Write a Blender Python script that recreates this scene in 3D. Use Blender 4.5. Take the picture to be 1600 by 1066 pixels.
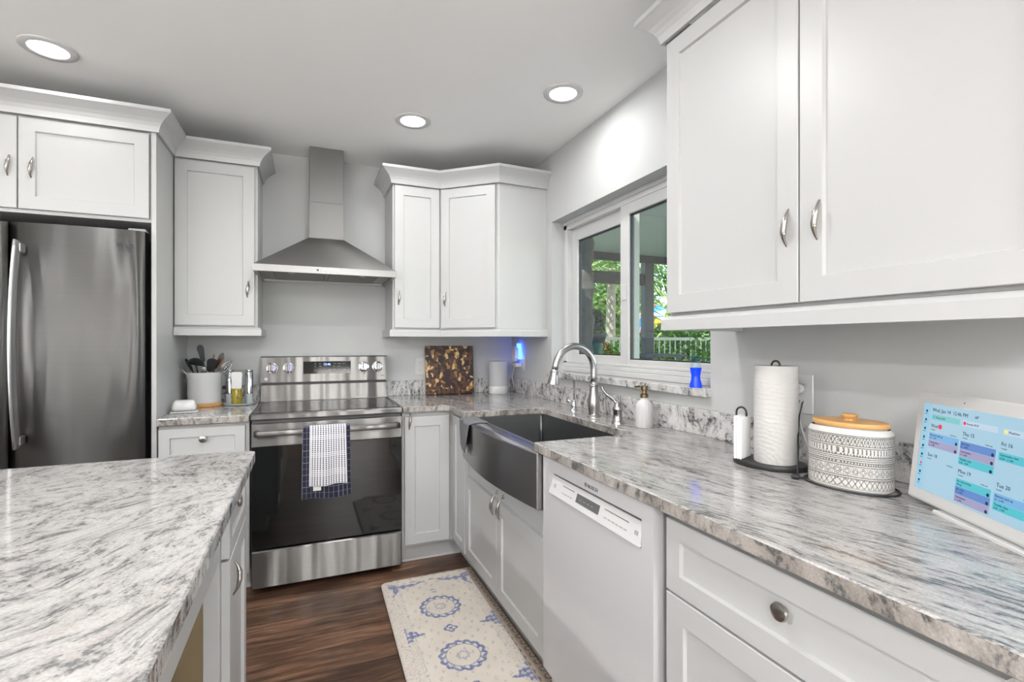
import bpy, bmesh, math, random
from mathutils import Vector, Matrix, Euler
random.seed(7)
PI = math.pi
for o in list(bpy.data.objects):
    bpy.data.objects.remove(o)
S = bpy.context.scene
COL = S.collection

# ------------------------------------------------------------------ camera
cam_data = bpy.data.cameras.new('camera'); cam = bpy.data.objects.new('camera', cam_data); COL.objects.link(cam)
cam.location = (-1.4401, -3.4618, 1.2737)
cam.rotation_euler = (PI/2, 0, -0.3945)
cam_data.sensor_width = 36; cam_data.lens = 768.8/1600*36
cam_data.shift_y = 0.0025; cam_data.clip_start = 0.02; cam_data.clip_end = 200
S.camera = cam

# ------------------------------------------------------------------ view, world, sun, big lights
vs = S.view_settings
vs.view_transform = 'Standard'; vs.look = 'None'; vs.gamma = 1; vs.exposure = 0.70; vs.use_curve_mapping = False
W = bpy.data.worlds.new('world'); S.world = W; W.use_nodes = True
nt = W.node_tree; bg = nt.nodes['Background']
sky = nt.nodes.new('ShaderNodeTexSky'); sky.sky_type = 'NISHITA'; sky.sun_disc = False
sky.sun_elevation = math.radians(48); sky.sun_rotation = math.radians(120); sky.air_density = 1.0; sky.dust_density = 0.6; sky.ozone_density = 1.0
nt.links.new(sky.outputs[0], bg.inputs[0]); bg.inputs[1].default_value = 0.36
sun_d = bpy.data.lights.new('sun', 'SUN'); sun_d.energy = 4.5; sun_d.angle = 0.01; sun_d.color = (1, .95, .86)
sun = bpy.data.objects.new('sun', sun_d); COL.objects.link(sun); sun.location = (6, -4, 8)
sun.rotation_euler = Vector((-.62, -.35, .75)).to_track_quat('Z', 'Y').to_euler()
LAMP_W = 2.3
LAMP_COL = (1.0, .996, .99)
def area(name, loc, rot, sx, sy, power, col, shape='RECTANGLE'):
    d = bpy.data.lights.new(name, 'AREA'); d.shape = shape; d.size = sx
    if shape == 'RECTANGLE': d.size_y = sy
    d.energy = power; d.color = col
    o = bpy.data.objects.new(name, d); COL.objects.link(o); o.location = loc; o.rotation_euler = rot
    return o
# daylight from the rear door and window behind the camera
area('rear_door_daylight', (-3.5, -6.95, 1.15), (PI/2, 0, PI), 1.9, 2.1, 100, (.96, .98, 1.0))
area('rear_window_daylight', (-.75, -6.95, 1.25), (PI/2, 0, PI), 1.0, 1.8, 95, (.96, .98, 1.0))
area('side_fill_light', (-5.45, -3.8, 1.45), (PI/2, 0, -PI/2), 2.6, 1.5, 4, (.97, .985, 1.0))  # fill light added on the left; no window stands there

# ------------------------------------------------------------------ materials
MATS = {}
def new_mat(name):
    m = bpy.data.materials.new(name); m.use_nodes = True
    return m, m.node_tree, m.node_tree.nodes['Principled BSDF']
def N(nt, t, **kw):
    n = nt.nodes.new(t)
    for k, v in kw.items():
        if k.startswith('i_'):
            key = k[2:]
            n.inputs[int(key) if key.isdigit() else key.replace('_', ' ')].default_value = v
        else: setattr(n, k, v)
    return n
def ramp(nt, src, stops, interp='LINEAR'):
    r = nt.nodes.new('ShaderNodeValToRGB'); r.color_ramp.interpolation = interp
    e = r.color_ramp.elements
    while len(e) < len(stops): e.new(.5)
    for i, (p, c) in enumerate(stops):
        e[i].position = p; e[i].color = (c, c, c, 1) if isinstance(c, (int, float)) else (*c, 1)
    nt.links.new(src, r.inputs[0]); return r.outputs[0]
def mixc(nt, f, a, b, mode='MIX'):
    m = nt.nodes.new('ShaderNodeMix'); m.data_type = 'RGBA'; m.blend_type = mode
    for sock, v in ((m.inputs[0], f), (m.inputs[6], a), (m.inputs[7], b)):
        if isinstance(v, (int, float)): sock.default_value = v
        elif isinstance(v, tuple): sock.default_value = (*v, 1)
        else: nt.links.new(v, sock)
    return m.outputs[2]
def mth(nt, op, a, b=None, c=None):
    m = nt.nodes.new('ShaderNodeMath'); m.operation = op
    for i, v in enumerate((a, b, c)):
        if v is None: continue
        if isinstance(v, (int, float)): m.inputs[i].default_value = v
        else: nt.links.new(v, m.inputs[i])
    return m.outputs[0]
def bump(nt, b, h, strength=.1, dist=.01):
    n = nt.nodes.new('ShaderNodeBump'); n.inputs['Strength'].default_value = strength; n.inputs['Distance'].default_value = dist
    nt.links.new(h, n.inputs['Height']); nt.links.new(n.outputs[0], b.inputs['Normal'])
def plain(name, col, rough=.5, metal=0, spec=.5, emit=None, es=0, coat=0, noise=0, nscale=8, bmp=0, alpha=1, trans=0):
    m, nt, b = new_mat(name)
    b.inputs['Roughness'].default_value = rough; b.inputs['Metallic'].default_value = metal
    b.inputs['Specular IOR Level'].default_value = spec; b.inputs['Coat Weight'].default_value = coat
    b.inputs['Transmission Weight'].default_value = trans
    b.inputs['Base Color'].default_value = (*col, 1)
    if noise or bmp:
        tc = N(nt, 'ShaderNodeTexCoord'); ns = N(nt, 'ShaderNodeTexNoise', i_Scale=nscale, i_Detail=4.0)
        nt.links.new(tc.outputs['Object'], ns.inputs['Vector'])
        if noise:
            c = mixc(nt, ns.outputs[0], tuple(x*(1-noise) for x in col), tuple(min(1, x*(1+noise)) for x in col)); nt.links.new(c, b.inputs['Base Color'])
        if bmp: bump(nt, b, ns.outputs[0], bmp, .004)
    if emit: b.inputs['Emission Color'].default_value = (*emit, 1); b.inputs['Emission Strength'].default_value = es
    MATS[name] = m; return m
def noise_map(nt, coord, rot=(0, 0, 0), scale=(1, 1, 1), loc=(0, 0, 0)):
    mp = N(nt, 'ShaderNodeMapping', vector_type='TEXTURE' if False else 'POINT')
    mp.inputs['Rotation'].default_value = rot; mp.inputs['Scale'].default_value = scale; mp.inputs['Location'].default_value = loc
    nt.links.new(coord, mp.inputs[0]); return mp.outputs[0]

plain('cabinet_white', (.495, .502, .50), .38, noise=.012, nscale=3)
plain('trim_white', (.58, .585, .582), .35)
plain('wall_paint', (.50, .508, .505), .7, noise=.02, nscale=2.5, bmp=.03)
plain('ceiling_paint', (.92, .92, .915), .75, noise=.015, nscale=2)
plain('rear_paint', (.36, .35, .335), .7, noise=.1, nscale=2)
plain('shadow_gap', (.05, .05, .05), .8)
plain('box_interior', (.22, .165, .09), .6, noise=.12, nscale=12)
plain('nickel', (.44, .42, .39), .28, 1, noise=.18, nscale=40)
plain('chrome', (.72, .72, .73), .1, 1)
plain('faucet_steel', (.50, .49, .48), .24, 1, noise=.08, nscale=30)
plain('black_glass', (.006, .007, .007), .04, 0, .6)
plain('black_plastic', (.018, .018, .02), .35)
plain('black_metal', (.02, .02, .02), .45)
plain('gloss_white', (.62, .62, .62), .16)
plain('matt_white', (.6, .6, .59), .5)
plain('dishwasher_white', (.56, .56, .57), .12)
plain('dark_grey', (.12, .12, .125), .5)
plain('mid_grey', (.38, .38, .39), .5)
plain('bamboo', (.62, .34, .12), .4, noise=.15, nscale=14)
plain('wood_spoon', (.36, .17, .08), .5, noise=.2, nscale=30)
plain('brass', (.22, .17, .09), .32, 1)
plain('display_blue', (.1, .15, .6), .4, emit=(.25, .4, 1), es=2.5)
plain('legend_grey', (.55, .57, .6), .5)
plain('legend_dark', (.05, .055, .07), .5)
plain('blue_self_lit', (.005, .05, .85), .15, emit=(.0, .06, .9), es=.25)  # emission puts a glow into the colour of the blue vase
plain('blue_glow', (.05, .12, .9), .4, emit=(.04, .12, 1), es=5)
plain('speaker_fabric', (.50, .51, .53), .6)
plain('lamp_lens', (1, 1, 1), .4, emit=(1, .97, .92), es=9)
plain('rag_grey', (.16, .165, .175), .9, noise=.2, nscale=60, bmp=.3)
plain('oil', (.42, .33, .02), .08, trans=.3)
plain('grey_glass', (.72, .78, .79), .06, trans=.5)
plain('tan_label', (.75, .73, .7), .7)
plain('paper', (.83, .83, .825), .9)
plain('bronze_beam', (.035, .037, .045), .5)
plain('stone_dark', (.10, .095, .09), .95, noise=.5, nscale=14, bmp=.6)
plain('patio_ceiling_paint', (.52, .54, .50), .8)
plain('patio_wall_paint', (.42, .41, .36), .9, noise=.15, nscale=30)
plain('concrete', (.60, .58, .54), .9, noise=.1, nscale=6)
plain('grass', (.12, .26, .05), .95, noise=.4, nscale=10)
plain('trunk', (.42, .34, .26), .95, noise=.35, nscale=22, bmp=.5)
plain('terracotta', (.07, .065, .07), .8, noise=.2, nscale=20)
plain('teal_pot', (.03, .10, .09), .5)
plain('fence_cream', (.72, .68, .58), .7)
plain('house_wall', (.74, .66, .52), .9)
plain('roof_tile', (.5, .42, .36), .9)
plain('umbrella_red', (.70, .06, .04), .8); plain('umbrella_yellow', (.9, .48, .06), .8)
plain('umbrella_blue', (.12, .42, .75), .8); plain('umbrella_sky', (.55, .75, .85), .8)
plain('flower_red', (.6, .05, .04), .7); plain('flower_yellow', (.8, .5, .05), .7)
plain('pool_water', (.35, .55, .55), .08)
def leaf_mat(name, a, b_):
    m, nt, b = new_mat(name); tc = N(nt, 'ShaderNodeTexCoord')
    ns = N(nt, 'ShaderNodeTexNoise', i_Scale=7.0, i_Detail=3.0); nt.links.new(tc.outputs['Object'], ns.inputs['Vector'])
    c = ramp(nt, ns.outputs[0], [(.35, a), (.65, b_)]); nt.links.new(c, b.inputs['Base Color']); b.inputs['Roughness'].default_value = .6
    b.inputs['Transmission Weight'].default_value = 0
    MATS[name] = m
leaf_mat('leaf_green', (.05, .16, .02), (.22, .42, .06)); leaf_mat('leaf_lime', (.26, .46, .04), (.62, .80, .16))
leaf_mat('leaf_dark', (.015, .03, .02), (.05, .09, .06)); leaf_mat('leaf_palm', (.12, .26, .05), (.42, .48, .16)); leaf_mat('leaf_dry', (.35, .24, .1), (.6, .45, .22))

def steel(name, base=(.56, .555, .545), rough=.24, axis='x', wave=0.0, aniso=.0, fine=320):
    m, nt, b = new_mat(name); tc = N(nt, 'ShaderNodeTexCoord')
    sc = {'x': (1.5, 1.5, 320), 'z': (320, 320, 1.5), 'y': (320, 1.5, 320)}[axis]
    v = noise_map(nt, tc.outputs['Object'], scale=sc); ns = N(nt, 'ShaderNodeTexNoise', i_Scale=1.0, i_Detail=3.0)
    nt.links.new(v, ns.inputs['Vector'])
    nt.links.new(mixc(nt, ns.outputs[0], tuple(x*.9 for x in base), tuple(x*1.08 for x in base)), b.inputs['Base Color'])
    r = mth(nt, 'MULTIPLY_ADD', ns.outputs[0], .08, rough-.04); nt.links.new(r, b.inputs['Roughness'])
    b.inputs['Metallic'].default_value = 1
    if aniso:
        b.inputs['Anisotropic'].default_value = aniso; b.inputs['Anisotropic Rotation'].default_value = .25
        tg = N(nt, 'ShaderNodeTangent', direction_type='RADIAL', axis='Z'); nt.links.new(tg.outputs[0], b.inputs['Tangent'])
    if wave:
        v2 = noise_map(nt, tc.outputs['Object'], scale=(9, 9, .9)); n2 = N(nt, 'ShaderNodeTexNoise', i_Scale=1.0, i_Detail=1.0)
        nt.links.new(v2, n2.inputs['Vector']); bump(nt, b, n2.outputs[0], wave, .02)
    MATS[name] = m
steel('fridge_steel', (.205, .204, .20), .48, 'x', .8, .97)
steel('range_steel', (.22, .216, .21), .38, 'x', .55, .95)
steel('hood_steel', (.17, .17, .165), .42, 'x', 0, .6)
steel('hood_steel_lightened', (.36, .36, .35), .45, 'x', 0, .5)  # the hood steel again, lightened to offset the dark ceiling corner
steel('sink_steel', (.34, .335, .34), .40, 'y', .0, .8)
steel('basin_steel', (.22, .225, .23), .42, 'x')

def granite(name, ang, fx, fy, warm=False, swirl=.25, dark=1.0, sc=1.0, tone=1.0):
    """streaked granite in world coordinates: streaks run along direction ang"""
    m, nt, b = new_mat(name); geo = N(nt, 'ShaderNodeNewGeometry'); pos = geo.outputs['Position']
    # gentle warp
    w = N(nt, 'ShaderNodeTexNoise', i_Scale=2.6, i_Detail=2.0); nt.links.new(pos, w.inputs['Vector'])
    vm = N(nt, 'ShaderNodeVectorMath', operation='MULTIPLY_ADD'); nt.links.new(w.outputs[1], vm.inputs[0]); vm.inputs[1].default_value = (swirl, swirl, .0); nt.links.new(pos, vm.inputs[2])
    v = noise_map(nt, vm.outputs[0], rot=(0, 0, -ang))
    va = noise_map(nt, v, scale=(fx*sc*1.6, fy*sc*1.6, 14*sc)); vb = noise_map(nt, v, scale=(fx*4.5*sc, fy*3.6*sc, 60*sc), loc=(3, 1, 2)); vc = noise_map(nt, v, scale=(fx*.4, fy*.4, 3), loc=(7, 5, 1))
    na = N(nt, 'ShaderNodeTexNoise', i_Scale=1.0, i_Detail=5.0, i_Roughness=.62); nt.links.new(va, na.inputs['Vector'])
    nb = N(nt, 'ShaderNodeTexNoise', i_Scale=1.0, i_Detail=4.0, i_Roughness=.7); nt.links.new(vb, nb.inputs['Vector'])
    nc = N(nt, 'ShaderNodeTexNoise', i_Scale=1.0, i_Detail=3.0); nt.links.new(vc, nc.inputs['Vector'])
    base = ramp(nt, nc.outputs[0], [(.32, (.60, .595, .585)), (.52, (.55, .54, .53)), (.68, (.48, .455, .445))])
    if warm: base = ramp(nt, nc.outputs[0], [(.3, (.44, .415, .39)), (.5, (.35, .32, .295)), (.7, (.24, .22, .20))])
    if tone != 1.0: base = mixc(nt, 1.0, base, (tone, tone*.985, tone*.975), 'MULTIPLY')
    greyv = ramp(nt, na.outputs[0], [(.42, 0.0), (.56, .42*dark), (.70, .85*dark)])
    c1 = mixc(nt, greyv, base, (.22, .218, .215) if not warm else (.16, .14, .125))
    comb = mth(nt, 'ADD', mth(nt, 'MULTIPLY', na.outputs[0], .45), mth(nt, 'MULTIPLY', nb.outputs[0], .55))
    comb = mth(nt, 'ADD', comb, mth(nt, 'MULTIPLY', mth(nt, 'SUBTRACT', nc.outputs[0], .5), .22))
    fl = ramp(nt, comb, [(.52, 0.0), (.60, .85*dark)])
    c2 = mixc(nt, fl, c1, (.055, .06, .065))
    gr = N(nt, 'ShaderNodeTexNoise', i_Scale=260.0, i_Detail=2.0); nt.links.new(pos, gr.inputs['Vector'])
    c3 = mixc(nt, .35, c2, ramp(nt, gr.outputs[0], [(.3, .3), (.7, .95)]), 'SOFT_LIGHT')
    nt.links.new(c3, b.inputs['Base Color']); b.inputs['Roughness'].default_value = .10 if not warm else .3
    b.inputs['Specular IOR Level'].default_value = .55
    MATS[name] = m
granite('granite_right', math.radians(-77), 9, 48, swirl=.12, tone=.70)
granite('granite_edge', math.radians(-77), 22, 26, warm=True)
granite('granite_back', math.radians(-62), 10, 40, swirl=.2)
granite('granite_island', math.radians(60), 20, 36, swirl=.32, dark=.82, sc=1.05, tone=.76)
granite('granite_island_edge', math.radians(60), 20, 30, swirl=.3, dark=1.0)
granite('granite_splash', math.radians(-70), 14, 30, swirl=.35, dark=1.1)

def floor_mat():
    m, nt, b = new_mat('floor_planks'); geo = N(nt, 'ShaderNodeNewGeometry'); pos = geo.outputs['Position']
    br = N(nt, 'ShaderNodeTexBrick', offset=.37, offset_frequency=2)
    br.inputs['Scale'].default_value = 1.0; br.inputs['Brick Width'].default_value = 1.22; br.inputs['Row Height'].default_value = .15
    br.inputs['Mortar Size'].default_value = .0016; br.inputs['Color1'].default_value = (0, 0, 0, 1); br.inputs['Color2'].default_value = (1, 1, 1, 1); br.inputs['Mortar'].default_value = (.5, .5, .5, 1)
    nt.links.new(noise_map(nt, pos, loc=(.55, .07, 0)), br.inputs['Vector'])
    off = N(nt, 'ShaderNodeVectorMath', operation='MULTIPLY_ADD'); nt.links.new(br.outputs['Color'], off.inputs[0]); off.inputs[1].default_value = (9, 5, 3); nt.links.new(pos, off.inputs[2])
    w = N(nt, 'ShaderNodeTexNoise', i_Scale=3.0, i_Detail=2.0); nt.links.new(off.outputs[0], w.inputs['Vector'])
    wv = N(nt, 'ShaderNodeVectorMath', operation='MULTIPLY_ADD'); nt.links.new(w.outputs[1], wv.inputs[0]); wv.inputs[1].default_value = (.1, .07, 0); nt.links.new(off.outputs[0], wv.inputs[2])
    n1 = N(nt, 'ShaderNodeTexNoise', i_Scale=1.0, i_Detail=8.0, i_Roughness=.68); nt.links.new(noise_map(nt, wv.outputs[0], scale=(3.4, 44, 1)), n1.inputs['Vector'])
    n2 = N(nt, 'ShaderNodeTexNoise', i_Scale=1.0, i_Detail=4.0); nt.links.new(noise_map(nt, wv.outputs[0], scale=(2.0, 7, 1), loc=(4, 4, 0)), n2.inputs['Vector'])
    c = ramp(nt, n1.outputs[0], [(.30, (.045, .028, .020)), (.46, (.13, .073, .047)), (.58, (.235, .133, .084)), (.74, (.40, .26, .17))])
    d = ramp(nt, n2.outputs[0], [(.38, (.42, .40, .41)), (.62, (1.15, 1.08, 1.0))])
    c = mixc(nt, 1.0, c, d, 'MULTIPLY')
    c = mixc(nt, mth(nt, 'MULTIPLY', br.outputs['Fac'], .8), c, (.012, .008, .006))
    nt.links.new(c, b.inputs['Base Color']); b.inputs['Roughness'].default_value = .34
    bump(nt, b, n1.outputs[0], .12, .004); MATS['floor_planks'] = m
floor_mat()

def masked(name, base, ink, rough=.8, var=.06, ink2=None, breakup=.5, nscale=120):
    """base colour with an 'ink' pattern stored as a point attribute 'ink' (and 'ink2')"""
    m, nt, b = new_mat(name); at = N(nt, 'ShaderNodeAttribute', attribute_name='ink')
    tc = N(nt, 'ShaderNodeTexCoord'); ns = N(nt, 'ShaderNodeTexNoise', i_Scale=float(nscale), i_Detail=3.0); nt.links.new(tc.outputs['Object'], ns.inputs['Vector'])
    n2 = N(nt, 'ShaderNodeTexNoise', i_Scale=9.0, i_Detail=4.0); nt.links.new(tc.outputs['Object'], n2.inputs['Vector'])
    bs = mixc(nt, n2.outputs[0], tuple(x*(1-var) for x in base), tuple(min(1, x*(1+var)) for x in base))
    if ink2:
        a2 = N(nt, 'ShaderNodeAttribute', attribute_name='ink2'); bs = mixc(nt, mth(nt, 'MULTIPLY', a2.outputs['Fac'], ramp(nt, ns.outputs[0], [(.42, 0.0), (.6, 1.0)])), bs, ink2)
    f = mth(nt, 'MULTIPLY', at.outputs['Fac'], ramp(nt, ns.outputs[0], [(.5-.25*breakup-.05, 1-breakup), (.5, 1.0)]))
    nt.links.new(mixc(nt, f, bs, ink), b.inputs['Base Color']); b.inputs['Roughness'].default_value = rough
    MATS[name] = m
masked('mat_print', (.66, .605, .53), (.12, .16, .34), .85, .12, (.42, .39, .40), .85, 130)
masked('canister_print', (.62, .60, .57), (.10, .095, .09), .35, .02, None, .25, 300)
masked('towel_white_print', (.72, .72, .74), (.03, .035, .08), .95, .03, None, .0)
masked('towel_navy_print', (.016, .017, .035), (.16, .17, .22), .95, .1, None, .2)
masked('runner_print', (.44, .36, .30), (.15, .12, .10), .95, .15, None, .5)

def paper_roll_mat():
    m, nt, b = new_mat('paper_towel'); tc = N(nt, 'ShaderNodeTexCoord')
    vo = N(nt, 'ShaderNodeTexVoronoi', feature='DISTANCE_TO_EDGE', i_Scale=55.0); wv = N(nt, 'ShaderNodeTexWave', wave_type='RINGS', i_Scale=26.0, i_Distortion=4.0)
    nt.links.new(tc.outputs['Object'], vo.inputs['Vector']); nt.links.new(tc.outputs['Object'], wv.inputs['Vector'])
    bump(nt, b, mth(nt, 'ADD', vo.outputs[0], mth(nt, 'MULTIPLY', wv.outputs[1], .3)), .5, .003)
    b.inputs['Base Color'].default_value = (.56, .55, .535, 1); b.inputs['Roughness'].default_value = .95; MATS['paper_towel'] = m
paper_roll_mat()
def board_mat():
    m, nt, b = new_mat('end_grain'); tc = N(nt, 'ShaderNodeTexCoord'); o = tc.outputs['Object']
    w = N(nt, 'ShaderNodeTexNoise', i_Scale=14.0, i_Detail=2.0); nt.links.new(o, w.inputs['Vector'])
    vm = N(nt, 'ShaderNodeVectorMath', operation='MULTIPLY_ADD'); nt.links.new(w.outputs[1], vm.inputs[0]); vm.inputs[1].default_value = (.05, .05, .06); nt.links.new(o, vm.inputs[2])
    vo = N(nt, 'ShaderNodeTexVoronoi', i_Scale=1.0); nt.links.new(noise_map(nt, vm.outputs[0], rot=(0, .5, 0), scale=(58, 1, 40)), vo.inputs['Vector'])
    sep = N(nt, 'ShaderNodeSeparateColor'); nt.links.new(vo.outputs['Color'], sep.inputs[0])
    c = ramp(nt, sep.outputs[0], [(.0, (.028, .010, .006)), (.45, (.075, .028, .014)), (.68, (.13, .055, .022)), (.80, (.30, .16, .045)), (.9, (.62, .40, .18))], 'CONSTANT')
    n3 = N(nt, 'ShaderNodeTexNoise', i_Scale=160.0, i_Detail=3.0); nt.links.new(o, n3.inputs['Vector'])
    c = mixc(nt, .6, c, ramp(nt, n3.outputs[0], [(.3, .25), (.7, .9)]), 'SOFT_LIGHT')
    nt.links.new(c, b.inputs['Base Color']); b.inputs['Roughness'].default_value = .35; MATS['end_grain'] = m
board_mat()
def glass_mat(name, tint=(.93, .97, .96), refl=1.0):
    m = bpy.data.materials.new(name); m.use_nodes = True; nt = m.node_tree; nt.nodes.clear()
    out = N(nt, 'ShaderNodeOutputMaterial'); tr = N(nt, 'ShaderNodeBsdfTransparent'); gl = N(nt, 'ShaderNodeBsdfGlossy'); mx = N(nt, 'ShaderNodeMixShader')
    tr.inputs[0].default_value = (*tint, 1); gl.inputs['Roughness'].default_value = .01
    ge = N(nt, 'ShaderNodeNewGeometry'); dt = N(nt, 'ShaderNodeVectorMath', operation='DOT_PRODUCT'); nt.links.new(ge.outputs['Normal'], dt.inputs[0]); nt.links.new(ge.outputs['Incoming'], dt.inputs[1])
    cs_ = mth(nt, 'SUBTRACT', 1.0, mth(nt, 'ABSOLUTE', dt.outputs['Value'])); sch = mth(nt, 'MULTIPLY_ADD', mth(nt, 'POWER', cs_, 5.0), .96, .04)
    nt.links.new(mth(nt, 'MULTIPLY', sch, refl), mx.inputs[0]); nt.links.new(tr.outputs[0], mx.inputs[1]); nt.links.new(gl.outputs[0], mx.inputs[2]); nt.links.new(mx.outputs[0], out.inputs[0])
    MATS[name] = m
glass_mat('window_glass'); glass_mat('clear_glass', (.85, .93, .94))
def screen_mat(name, col, s=1.0):
    plain(name, tuple(x*.15 for x in col), .25, emit=col, es=s)
screen_mat('screen_bg', (.40, .62, .76), .50); screen_mat('screen_side', (.36, .66, .85), .46)
screen_mat('ev_blue', (.13, .27, .62), .5); screen_mat('ev_sky', (.20, .46, .78), .5); screen_mat('ev_pink', (.38, .36, .56), .5); screen_mat('ev_teal', (.10, .55, .64), .5); screen_mat('ev_mint', (.22, .60, .60), .5)
screen_mat('screen_ink', (.01, .03, .09), .5); screen_mat('screen_red', (.6, .02, .06), .8); screen_mat('screen_yellow', (.7, .6, .12), .8); screen_mat('screen_pale', (.50, .64, .76), .55)

# ------------------------------------------------------------------ mesh helpers
class MB:
    def __init__(s): s.bm = bmesh.new()
    def _mark(s, f0, mi=0, smooth=False):
        s.bm.faces.ensure_lookup_table()
        for f in s.bm.faces[f0:]: f.material_index = mi; f.smooth = smooth
    def box(s, x0, x1, y0, y1, z0, z1, bev=0.0, mi=0, seg=1):
        x0, x1 = min(x0, x1), max(x0, x1); y0, y1 = min(y0, y1), max(y0, y1); z0, z1 = min(z0, z1), max(z0, z1)
        t = bmesh.new(); bmesh.ops.create_cube(t, size=1)
        for v in t.verts: v.co = Vector(((x0+x1)/2+v.co.x*(x1-x0), (y0+y1)/2+v.co.y*(y1-y0), (z0+z1)/2+v.co.z*(z1-z0)))
        if bev: bmesh.ops.bevel(t, geom=list(t.edges), offset=min(bev, (x1-x0)*.45, (y1-y0)*.45, (z1-z0)*.45), segments=seg, affect='EDGES', profile=.5)
        return s._merge(t, mi, seg > 1)
    def _merge(s, t, mi=0, smooth=False, mat=None):
        if mat is not None: t.transform(mat)
        for f in t.faces: f.material_index = mi; f.smooth = smooth
        me = bpy.data.meshes.new('tmp'); t.to_mesh(me); t.free(); s.bm.from_mesh(me); bpy.data.meshes.remove(me); return s
    def lathe(s, prof, c=(0, 0, 0), seg=32, axis='z', sx=1, sy=1, mi=0, smooth=True, cap=True, flute=0, fn=0):
        t = bmesh.new(); rings = []
        for r, h in prof:
            ring = []
            for i in range(seg):
                a = 2*PI*i/seg; rr = r*(1+flute*math.cos(fn*a)) if flute else r
                ring.append(t.verts.new((rr*math.cos(a)*sx, rr*math.sin(a)*sy, h)))
            rings.append(ring)
        for a, b in zip(rings, rings[1:]):
            for i in range(seg): t.faces.new((a[i], a[(i+1) % seg], b[(i+1) % seg], b[i]))
        if cap:
            if prof[0][0] > 1e-6: t.faces.new(list(reversed(rings[0])))
            if prof[-1][0] > 1e-6: t.faces.new(rings[-1])
        bmesh.ops.remove_doubles(t, verts=t.verts, dist=1e-6)
        m = {'z': Matrix.Identity(4), 'x': Matrix.Rotation(PI/2, 4, 'Y'), '-x': Matrix.Rotation(-PI/2, 4, 'Y'), '-y': Matrix.Rotation(PI/2, 4, 'X'), 'y': Matrix.Rotation(-PI/2, 4, 'X')}[axis] if isinstance(axis, str) else axis
        for f in t.faces: f.smooth = smooth
        if smooth:
            t.normal_update()
            for e in t.edges:
                if len(e.link_faces) == 2 and e.calc_face_angle(0) > .7: e.smooth = False
        me = bpy.data.meshes.new('tmp'); 
        for f in t.faces: f.material_index = mi
        t.transform(Matrix.Translation(c) @ m); t.to_mesh(me); t.free(); s.bm.from_mesh(me); bpy.data.meshes.remove(me); return s
    def tube(s, pts, rad, seg=12, squash=1.0, mi=0, closed=False):
        pts = [Vector(p) for p in pts]; n = len(pts)
        rad = rad if isinstance(rad, (list, tuple)) else [rad]*n
        t = bmesh.new(); rings = []; up = None
        for i, p in enumerate(pts):
            if closed: d = (pts[(i+1) % n]-pts[i-1])
            else: d = (pts[min(i+1, n-1)]-pts[max(i-1, 0)])
            d.normalize()
            if up is None: up = Vector((0, 0, 1)) if abs(d.z) < .9 else Vector((1, 0, 0))
            u = (up-d*up.dot(d)).normalized(); up = u; w = d.cross(u)
            r = rad[i]; rw = r if not isinstance(r, tuple) else r[0]; ru = r*squash if not isinstance(r, tuple) else r[1]
            rings.append([t.verts.new(p+w*math.cos(2*PI*k/seg)*rw+u*math.sin(2*PI*k/seg)*ru) for k in range(seg)])
        m = n if closed else n-1
        for i in range(m):
            a, b = rings[i], rings[(i+1) % n]
            for k in range(seg): t.faces.new((a[k], a[(k+1) % seg], b[(k+1) % seg], b[k]))
        if not closed: t.faces.new(list(reversed(rings[0]))); t.faces.new(rings[-1])
        bmesh.ops.recalc_face_normals(t, faces=t.faces)
        return s._merge(t, mi, True)
    def prism(s, poly, a, b, axis='z', mi=0, bev=0.0):
        t = bmesh.new()
        f = {'z': lambda p, h: (p[0], p[1], h), 'y': lambda p, h: (p[0], h, p[1]), 'x': lambda p, h: (h, p[0], p[1])}[axis]
        A = [t.verts.new(f(p, a)) for p in poly]; B = [t.verts.new(f(p, b)) for p in poly]
        t.faces.new(A); t.faces.new(list(reversed(B)))
        for i in range(len(poly)): t.faces.new((A[i], B[i], B[(i+1) % len(poly)], A[(i+1) % len(poly)]))
        bmesh.ops.recalc_face_normals(t, faces=t.faces)
        if bev: bmesh.ops.bevel(t, geom=list(t.edges), offset=bev, segments=1, affect='EDGES')
        return s._merge(t, mi)
    def sweep(s, path, prof, z0, mi=0):
        """profile (out, up) along a plan path, outward is to the right of travel, mitred corners"""
        P = [Vector(p) for p in path]; t = bmesh.new(); rings = []
        nrm = []
        for a, b in zip(P, P[1:]):
            d = (b-a).normalized(); nrm.append(Vector((d.y, -d.x)))
        for i, p in enumerate(P):
            if i == 0: m = nrm[0]
            elif i == len(P)-1: m = nrm[-1]
            else: m = (nrm[i-1]+nrm[i])/(1+nrm[i-1].dot(nrm[i]))
            rings.append([t.verts.new((p.x+m.x*o, p.y+m.y*o, z0+u)) for o, u in prof])
        k = len(prof)
        for a, b in zip(rings, rings[1:]):
            for i in range(k): t.faces.new((a[i], a[(i+1) % k], b[(i+1) % k], b[i]))
        t.faces.new(rings[0]); t.faces.new(list(reversed(rings[-1])))
        bmesh.ops.recalc_face_normals(t, faces=t.faces)
        return s._merge(t, mi)
    def quad(s, vs_, mi=0, smooth=False):
        f = s.bm.faces.new([s.bm.verts.new(v) for v in vs_]); f.material_index = mi; f.smooth = smooth; return s
    def xf(s, m): s.bm.transform(m); return s
    def build(s, name, mats, parent=None, world=False, origin=None):
        mats = mats if isinstance(mats, (list, tuple)) else [mats]
        if parent is not None and world: s.bm.transform(tree_matrix(parent).inverted())
        loc = None
        if parent is None:
            if origin is None:
                xs = [v.co.x for v in s.bm.verts]; ys = [v.co.y for v in s.bm.verts]; zs = [v.co.z for v in s.bm.verts]
                origin = ((min(xs)+max(xs))/2, (min(ys)+max(ys))/2, min(zs))
            loc = Vector(origin); s.bm.transform(Matrix.Translation(-loc))
        me = bpy.data.meshes.new(name); s.bm.to_mesh(me); s.bm.free()
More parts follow.
